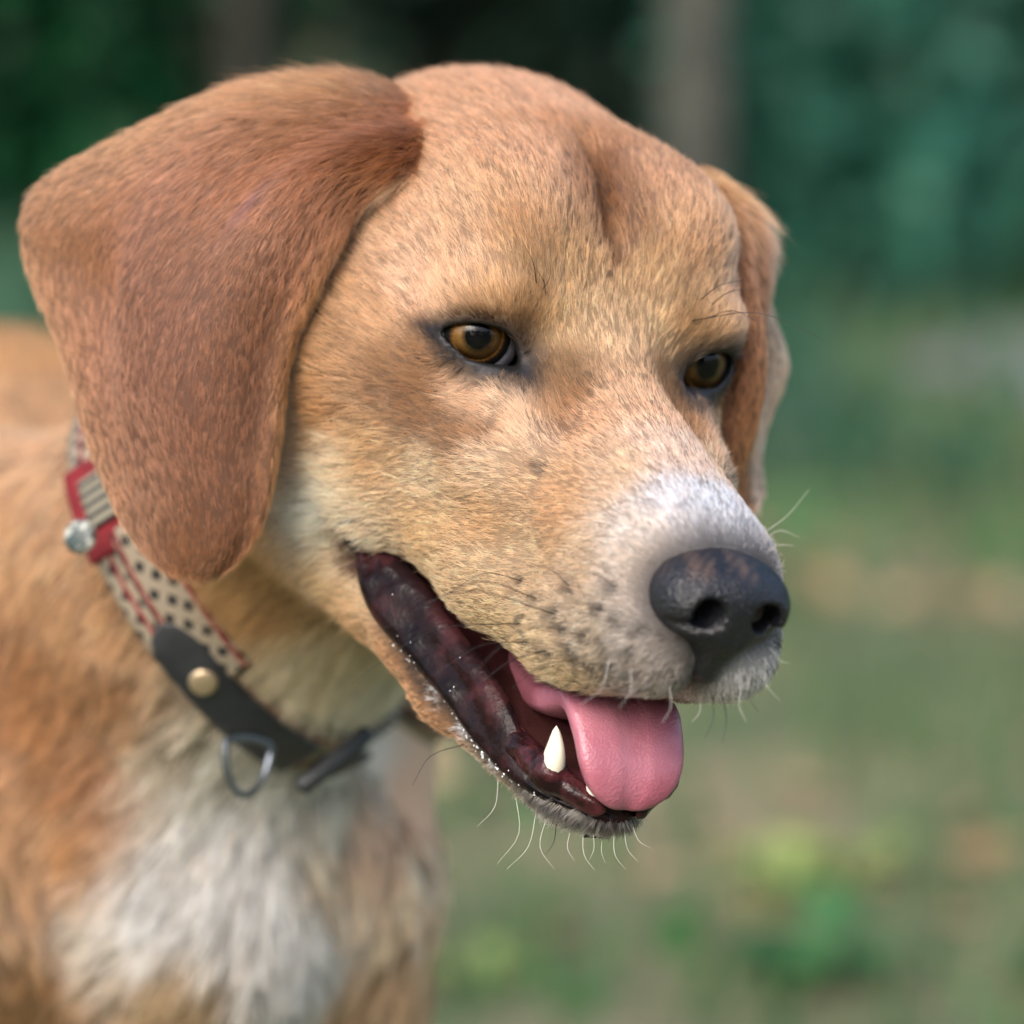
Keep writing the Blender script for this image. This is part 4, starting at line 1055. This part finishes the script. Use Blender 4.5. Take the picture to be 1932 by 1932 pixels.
def plant_tree(name, x, y, seed, h, r0, cr, nleaf, bark, fol, label, group=None):
    t = empty(name, (x, y, float(ground_z(x, y)))); tag(t, label, "tree", group)
    (tv, tf), (lv, lf) = tree_meshes(seed, h, r0, cr, nleaf)
    mesh_obj("trunk", tv, tf, bark, t); mesh_obj("crown", lv, lf, fol, t, smooth=False); return t
def plant_shrub(name, x, y, seed, rx, hz, nleaf, fol, label, group=None, leaf=.075):
    t = empty(name, (x, y, float(ground_z(x, y)))); tag(t, label, "shrub", group)
    (tv, tf), (lv, lf) = shrub_meshes(seed, rx, hz, nleaf, leaf)
    mesh_obj("stems", tv, tf, M_bark2, t); mesh_obj("foliage", lv, lf, fol, t, smooth=False); return t
plant_tree("tree", .272, 6.2, 1, 5.2, .050, 1.5, 2400, M_bark, FOL[1], "slim tree with pale grey-brown trunk behind the dog's far ear")
plant_tree("tree", -.41, 6.35, 2, 6.0, .042, 1.6, 2400, M_bark2, FOL[0], "dark brown tree trunk behind the top of the dog's near ear")
plant_tree("tree", 1.9, 9.6, 3, 5.6, .09, 1.5, 2000, M_bark2, FOL[1], "slender dark tree standing off the right edge", "trees beside the view")
plant_tree("tree", -2.1, 8.6, 4, 5.8, .11, 1.6, 2000, M_bark, FOL[0], "grey-barked tree standing off the left edge", "trees beside the view")
plant_shrub("shrub", -.80, 7.0, 11, .55, 1.4, 3600, FOL[0], "bright emerald shrub at the upper left corner")
plant_shrub("shrub", -.14, 8.4, 12, .6, 1.5, 3000, FOL[2], "shade-darkened green shrub directly above the dog's head")
plant_shrub("shrub", .80, 7.1, 13, .5, 1.35, 3600, FOL[1], "teal green shrub right of the pale tree trunk")
plant_shrub("shrub", .55, 6.5, 14, .26, .5, 1500, FOL[1], "low bluish green bush beside the dog's far ear")
plant_shrub("shrub", 1.45, 6.9, 15, .55, 1.2, 3000, FOL[1], "broad teal bush at the right edge behind the path")
plant_shrub("shrub", -1.55, 6.6, 16, .55, 1.1, 2600, FOL[3], "olive green bush at the left edge behind the dog's back")
plant_shrub("shrub", .22, 9.0, 17, .6, 1.6, 2600, FOL[2], "shade-darkened shrub in the gap left of the pale tree trunk")
V = []; _r = np.random.default_rng(21)
for k in range(420):
    x = _r.uniform(-14, 14); y = _r.uniform(13, 22); s = _r.uniform(.5, 1.1); c = np.array([x, y, float(ground_z(x, y)) + _r.uniform(.2, 5.5)])
    V.append(c + _r.normal(0, s * .55, (42, 3)))
V, F = leaf_quads(np.vstack(V), .34, _r); woods = mesh_obj("woods", V, F, FOL[2], smooth=False); tag(woods, "shade-darkened mass of woodland far behind the dog", "woods", kind="stuff")
V = []  # unseen foliage behind the camera, added to give the eyes a dark reflection
for k in range(260):
    x = _r.uniform(-12, 12); y = _r.uniform(-13, -9); c = np.array([x, y, _r.uniform(.2, 4.0)]); V.append(c + _r.normal(0, .5, (36, 3)))
V, F = leaf_quads(np.vstack(V), .32, _r); reflection_woods = mesh_obj("woods", V, F, FOL[2], smooth=False); tag(reflection_woods, "unseen woodland behind the camera, added for the eye reflections", "woods", kind="stuff")
# broad-leaved weeds near the dog, soft discs of light in the picture
M_weed = leaf_mat("weed_leaf_pale", srgb(116, 136, 70), srgb(150, 164, 96), srgb(184, 190, 130), rough=.4, scale=12)
M_weed2 = leaf_mat("weed_leaf_green", srgb(40, 92, 52), srgb(58, 112, 64), srgb(84, 134, 80), rough=.5, scale=12)
def weed(x, y, r_, n, m, label, seed):
    t = empty("weed", (x, y, float(ground_z(x, y)))); tag(t, label, "plant", "weeds in the grass"); r = np.random.default_rng(seed)
    for k in range(n):
        a = 2.4 * k + seed; ln = r_ * r.uniform(.6, 1.1); w = ln * .33; rise = r.uniform(.25, .8)
        P = spline([(0, 0, 0), (ln * .4, 0, ln * rise * .7), (ln * .8, 0, ln * rise), (ln, 0, ln * rise * .8)], 7); wd = [.06, .35, .75, 1, .9, .55, .03]
        V = []; F = []
        for i, p in enumerate(P):
            for j, sgn in enumerate((-1, 0, 1)): V.append((p[0] * math.cos(a) - sgn * w * wd[i] * math.sin(a), p[0] * math.sin(a) + sgn * w * wd[i] * math.cos(a), p[2] + (.12 * w * wd[i] if sgn else 0)))
        for i in range(6):
            for j in range(2): F.append((i * 3 + j, i * 3 + j + 1, (i + 1) * 3 + j + 1, (i + 1) * 3 + j))
        mesh_obj("leaf", V, F, m, t)
weed(.185, 2.80, .06, 9, M_weed, "pale yellow-green weed right of the dog's chin, near the bottom", 1)
weed(.255, 2.86, .045, 6, M_weed, "small pale weed beside the yellow-green one", 2)
weed(.19, 2.58, .07, 9, M_weed2, "saturated green leafy weed at the bottom right", 3)
weed(-.025, 2.58, .040, 6, M_weed, "pale weed at the bottom beside the dog's leg", 4)
weed(.34, 2.58, .05, 7, M_weed2, "small green weed in the lower right corner", 5)
# ------------------------------------------------------------------ collar
COL_N = np.array([-.826, .197, -.528]); COL_N /= np.linalg.norm(COL_N)
COL_C0 = np.array([-82.6, 1106.3, -208.0])
_ax = np.array([-66, 80, -75.0]); _t = ((COL_C0 - np.array([-12, 1062, -120])) @ COL_N) / (_ax @ COL_N)
COL_C = np.array([-12, 1062, -120]) + _ax * _t
_e1 = np.array([0, -1, 0.0]); _e1 -= COL_N * (_e1 @ COL_N); _e1 /= np.linalg.norm(_e1); _e2 = np.cross(COL_N, _e1)
def collar_pts(th, v):
    """points on the neck at angle th, offset v along the collar axis"""
    th, v = np.broadcast_arrays(th, v); d = np.cos(th)[..., None] * _e1 + np.sin(th)[..., None] * _e2
    o = COL_C + v[..., None] * COL_N
    lo = np.full(th.shape, 25.0); hi = np.full(th.shape, 130.0)
    for _ in range(14):
        m = (lo + hi) / 2; s = neck_sdf((o + d * m[..., None]).reshape(-1, 3)).reshape(th.shape)
        lo = np.where(s < 0, m, lo); hi = np.where(s < 0, hi, m)
    return o + d * lo[..., None], d
def th_of(px, py, depth):
    p = level_ray(px, py, depth) - COL_C; return math.atan2(p @ _e2, p @ _e1)
collar = empty("dog_collar", l2w(COL_C)); tag(collar, "woven cream and black dog collar with red label and black leather strap", "collar")
def band(name, th0, th1, vc, w, off, thick, m, n=90, nv=7, parent=collar, round_end=False, crown=.5):
    th = np.linspace(th0, th1, n); u = np.linspace(-1, 1, nv)
    sc = np.ones(n)
    if round_end:
        arc = np.abs(th - th0) * 55; sc = np.sqrt(np.clip(1 - (1 - np.clip(arc / (w / 2), 0, 1)) ** 2, .02, 1))
        arc2 = np.abs(th1 - th) * 55; sc = np.minimum(sc, np.sqrt(np.clip(1 - (1 - np.clip(arc2 / (w / 2), 0, 1)) ** 2, .02, 1))) if round_end == 2 else sc
    TH = np.repeat(th[:, None], nv, 1); Vv = vc + u[None] * (w / 2) * sc[:, None]
    P, d = collar_pts(TH, Vv * 0 + vc)
    P = P + (Vv - vc)[..., None] * COL_N
    bulge = crown * (1 - u ** 2)[None, :, None]
    top = P + d * (off + thick + bulge); bot = P + d * off
    closed = abs(abs(th1 - th0) - 2 * math.pi) < 1e-3
    V = np.vstack([top.reshape(-1, 3), bot.reshape(-1, 3)]); F = []; o = n * nv
    for i in range(n - 1):
        for j in range(nv - 1):
            q = (i * nv + j, (i + 1) * nv + j, (i + 1) * nv + j + 1, i * nv + j + 1); F.append(q); F.append(tuple(k + o for k in q[::-1]))
        for j in (0, nv - 1):
            q = (i * nv + j, i * nv + j + o, (i + 1) * nv + j + o, (i + 1) * nv + j); F.append(q if j == 0 else q[::-1])
    if not closed:
        for i in (0, n - 1):
            for j in range(nv - 1):
                q = (i * nv + j, i * nv + j + 1, i * nv + j + 1 + o, i * nv + j + o); F.append(q if i == 0 else q[::-1])
    ob = mesh_obj(name, l2w(V) - np.array(collar.location), F, m, parent)
    uv = np.stack([(TH * 58).ravel(), (Vv - vc).ravel()], 1); uv = np.vstack([uv, uv])
    at = ob.data.attributes.new("strap_uv", 'FLOAT_VECTOR', 'POINT'); at.data.foreach_set("vector", np.concatenate([uv, np.zeros((len(uv), 1))], 1).astype(np.float32).ravel())
    return ob
def strap_coord(m, sx, sy, rot=0.0):
    a = N(m, 'ShaderNodeAttribute', attribute_name="strap_uv"); mp = N(m, 'ShaderNodeMapping'); mp.inputs['Scale'].default_value = (sx, sy, 1); mp.inputs['Rotation'].default_value = (0, 0, rot)
    L(m, a.outputs['Vector'], mp.inputs[0]); return mp.outputs[0]
M_woven = mat("woven_band", rough=.85)
def woven(m):
    v = N(m, 'ShaderNodeTexVoronoi'); v.inputs['Randomness'].default_value = .12; v.inputs['Scale'].default_value = 1; v.distance = 'CHEBYCHEV'
    L(m, strap_coord(m, .21, .21, math.radians(45)), v.inputs['Vector'])
    r = ramp(m, [(.20, (.012, .013, .015, 1)), (.32, srgb(150, 138, 120))]); L(m, v.outputs['Distance'], r.inputs[0])
    w = N(m, 'ShaderNodeTexWave'); w.inputs['Scale'].default_value = 1.0; w.inputs['Distortion'].default_value = .6; w.bands_direction = 'Y'; L(m, strap_coord(m, .03, .028), w.inputs['Vector'])
    r2 = ramp(m, [(.965, (0, 0, 0, 1)), (.985, (1, 1, 1, 1))]); L(m, w.outputs['Fac'], r2.inputs[0])
    mx = N(m, 'ShaderNodeMix', data_type='RGBA'); L(m, r2.outputs[0], mx.inputs[0]); L(m, r.outputs[0], mx.inputs[6]); mx.inputs[7].default_value = srgb(128, 34, 38)
    L(m, mx.outputs[2], bsdf(m).inputs['Base Color'])
    w2 = N(m, 'ShaderNodeTexNoise'); w2.inputs['Scale'].default_value = 3; L(m, strap_coord(m, 1, 1), w2.inputs['Vector'])
    b = N(m, 'ShaderNodeBump'); b.inputs['Strength'].default_value = .5; b.inputs['Distance'].default_value = .0008; L(m, w2.outputs['Fac'], b.inputs['Height']); L(m, b.outputs[0], bsdf(m).inputs['Normal'])
woven(M_woven)
M_leather = mat("black_leather", rough=.5); noise_color(M_leather, [(.35, (.010, .012, .015, 1)), (.65, (.028, .032, .038, 1))], 60, bump=.4, bscale=700, dist=.0005)
M_red = mat("red_webbing", rough=.85); noise_color(M_red, [(.3, srgb(98, 12, 22)), (.7, srgb(128, 22, 32))], 200, bump=.4, bscale=1200, dist=.0004)
M_label = mat("label_cloth", rough=.8)
def label_nodes(m):
    w = N(m, 'ShaderNodeTexWave'); w.bands_direction = 'X'; w.inputs['Scale'].default_value = 1.0; L(m, strap_coord(m, .105, .1), w.inputs['Vector'])
    r = ramp(m, [(.45, srgb(134, 128, 110)), (.6, (.02, .024, .025, 1))]); L(m, w.outputs['Fac'], r.inputs[0]); L(m, r.outputs[0], bsdf(m).inputs['Base Color'])
label_nodes(M_label)
M_steel = mat("steel", (.22, .25, .29, 1), .35, Metallic=1.0)
M_brass = mat("brass_rivet", srgb(196, 176, 148), .4, Metallic=.8)
M_charm = mat("white_charm", rough=.35); noise_color(M_charm, [(.46, srgb(52, 66, 66)), (.54, srgb(176, 180, 172))], 230, detail=2)
ta, tb = th_of(285, 1195, 1085), th_of(690, 1395, 1175)
t_red0, t_red1 = th_of(165, 905, 1122), th_of(215, 1045, 1103)
sg = 1 if tb > ta else -1
band("woven_band", -math.pi, math.pi, -1, 20, 0.5, 1.6, M_woven, n=150)
band("woven_overlap", ta - sg * .42, ta + sg * .35, -6, 14, 2.2, 1.5, M_woven, n=50)
rl = band("red_label", t_red0, t_red1, 0, 21, 2.3, 1.0, M_red, n=30)
tm = (t_red0 + t_red1) / 2; dl = (t_red1 - t_red0)
lb = band("label_print", tm - dl * .27, tm + dl * .24, -1, 14, 3.8, .5, M_label, n=20, parent=rl)
ls = band("leather_strap", ta, ta + sg * 1.02, 0.5, 13.5, 3.8, 2.2, M_leather, n=60, round_end=True)
ls2 = band("leather_strap", tb - sg * .50, tb - sg * .04, 0.5, 12, 3.0, 2.4, M_leather, n=30, round_end=2)
def disc(name, center, nrm, r, h, m, parent, seg=24, dome=.5):
    nrm = nrm / np.linalg.norm(nrm); u = np.cross(nrm, [0, 0, 1.0]); u /= np.linalg.norm(u); w = np.cross(nrm, u); V = []; F = []
    prof = [(r, -h), (r, 0), (r * .92, h * .6), (r * .7, h * (.6 + dome * .6)), (r * .35, h * (.6 + dome)), (0.02, h * (.6 + dome * 1.1))]
    for rr, hh in prof:
        for j in range(seg): a = 2 * math.pi * j / seg; V.append(center + nrm * hh + (u * math.cos(a) + w * math.sin(a)) * rr)
    for i in range(len(prof) - 1):
        for j in range(seg): F.append((i * seg + j, i * seg + (j + 1) % seg, (i + 1) * seg + (j + 1) % seg, (i + 1) * seg + j))
    return mesh_obj(name, l2w(np.array(V)) - np.array(collar.location), F, m, parent)
tr_ = th_of(423, 1305, 1087)
P, d = collar_pts(np.array([tr_]), np.array([.5])); disc("rivet", P[0] + d[0] * 6.6, d[0], 4.0, 1.1, M_brass, collar)
# steel ring hanging from the strap
td = th_of(522, 1385, 1104); P, d = collar_pts(np.array([td]), np.array([0.0])); c = P[0] + d[0] * 9.5
tdir = np.cross(COL_N, d[0]); tdir /= np.linalg.norm(tdir)
up_ = np.array([.12, .25, 1.0]); up_ /= np.linalg.norm(up_); side = tdir - up_ * (tdir @ up_); side /= np.linalg.norm(side); c = c - up_ * 3
ring = [c + side * 8.5 * math.cos(a) - up_ * (13.5 * math.sin(a) if math.sin(a) > 0 else 2 * math.sin(a)) for a in np.linspace(0, 2 * math.pi, 41)]
V, F = tube(ring, [1.05] * 41, 8); mesh_obj("d_ring", l2w(np.array(V)) - np.array(collar.location), F[:-2], M_steel, collar)
# loose end of the strap below the throat
tpath = spline([level_ray(690, 1385, 1120), level_ray(640, 1430, 1112), level_ray(595, 1465, 1108), level_ray(562, 1487, 1107)], 14)
V, F = tube(tpath, [2.6] * 13 + [1.8], 8); mesh_obj("strap_tail", l2w(np.array(V)) - np.array(collar.location), F, M_leather, collar)
tc_ = th_of(160, 1010, 1118); P, d = collar_pts(np.array([tc_]), np.array([14.0])); V_ = level_ray(150, 1012, 1088)
disc("charm", V_, np.array([-.35, -.85, .3]), 4.6, 1.0, M_charm, collar)
# ------------------------------------------------------------------ whiskers
on_skin = skin_hit
WH = [  # root, tip, forward offset of the tip (mm, towards the camera), sag, tone
    (1075, 1107, 985, 1062, 10, -6, 0), (985, 1096, 845, 1122, 12, -12, 0), (1012, 1130, 800, 1140, 16, -16, 0), (1045, 1158, 700, 1200, 22, -26, 0), (985, 1176, 662, 1290, 22, -18, 0), (1000, 1212, 830, 1265, 14, -10, 0),
    (1105, 1200, 900, 1262, 14, -20, 0), (1030, 1228, 905, 1290, 10, -6, 0), (1090, 1246, 965, 1300, 12, -8, 0), (1160, 1110, 1085, 1075, 8, -5, 0), (1130, 1150, 1060, 1140, 8, -4, 0),
    (845, 1425, 778, 1482, 6, -10, 0), (925, 1480, 900, 1560, 6, 6, 1), (955, 1515, 938, 1630, 6, 10, 1), (1000, 1552, 956, 1640, 6, 6, 1), (1022, 1562, 1046, 1640, 6, 8, 1), (1045, 1570, 1030, 1612, 5, 2, 0), (1075, 1575, 1084, 1624, 5, 4, 1),
    (1100, 1578, 1122, 1642, 5, 4, 1), (1120, 1580, 1112, 1622, 5, 2, 1), (1138, 1580, 1142, 1628, 5, 2, 1), (1160, 1575, 1180, 1640, 5, 4, 1), (1180, 1570, 1203, 1625, 5, 3, 1), (1195, 1560, 1228, 1600, 5, 3, 1),
    (1190, 1262, 1168, 1335, 8, 4, 1), (1262, 1290, 1248, 1365, 8, 4, 1), (1150, 1240, 1095, 1330, 8, 6, 1), (1120, 1250, 1080, 1320, 8, 4, 0),
    (1437, 1008, 1526, 924, 10, 2, 1), (1440, 1022, 1508, 1014, 6, -8, 1), (1450, 1040, 1498, 1030, 6, -4, 1), (1452, 1222, 1490, 1252, 5, 2, 1), (1445, 1240, 1472, 1322, 6, 6, 1), (1420, 1275, 1432, 1345, 6, 5, 0), (1400, 1290, 1408, 1362, 6, 4, 1),
    (1362, 1310, 1362, 1402, 6, 3, 0), (1345, 1312, 1330, 1392, 6, 3, 0), (1320, 1310, 1305, 1362, 6, 3, 1), 
    (1320, 568, 1404, 528, 8, -5, 0), (1342, 575, 1420, 545, 8, -5, 0), (1300, 606, 1552, 640, 14, -14, 0), (1335, 600, 1430, 608, 10, -8, 0), (1012, 536, 985, 455, 8, -3, 0), (1030, 560, 1006, 500, 6, -3, 0), (1022, 548, 1040, 500, 6, 2, 0)]
for (rx, ry, tx, ty, fwd, sag, tone) in WH:
    P0 = on_skin(rx, ry)
    for _ in range(14):                                   # roots at the outline: step inwards until the skin is met
        if P0[1] < 1150: break
        rx += (1100 - rx) * .03; ry -= 5 if ry > 900 else 0; P0 = on_skin(rx, ry)
    dep = P0[1] * math.cos(CAM_PITCH) - P0[2] * math.sin(CAM_PITCH)
    if dep > 1250: continue
    P1 = level_ray(tx, ty, dep - fwd); mid = (P0 + P1) / 2; chord = P1 - P0
    side = np.cross(chord, [0, 1, 0]); side /= np.linalg.norm(side) + 1e-9
    if side[2] < 0: side = -side
    mid = mid - side * sag * .32 + np.array([0, -2.0, 0])
    cv = spline([P0, mid, P1], 9); V, F = tube(cv, list(np.linspace(.135 if tone == 0 else .06, .05 if tone == 0 else .02, 9)), 5)
    mesh_obj("whisker", l2w(np.array(V)) - np.array(dog.location), F, M_whisk[tone], dog)
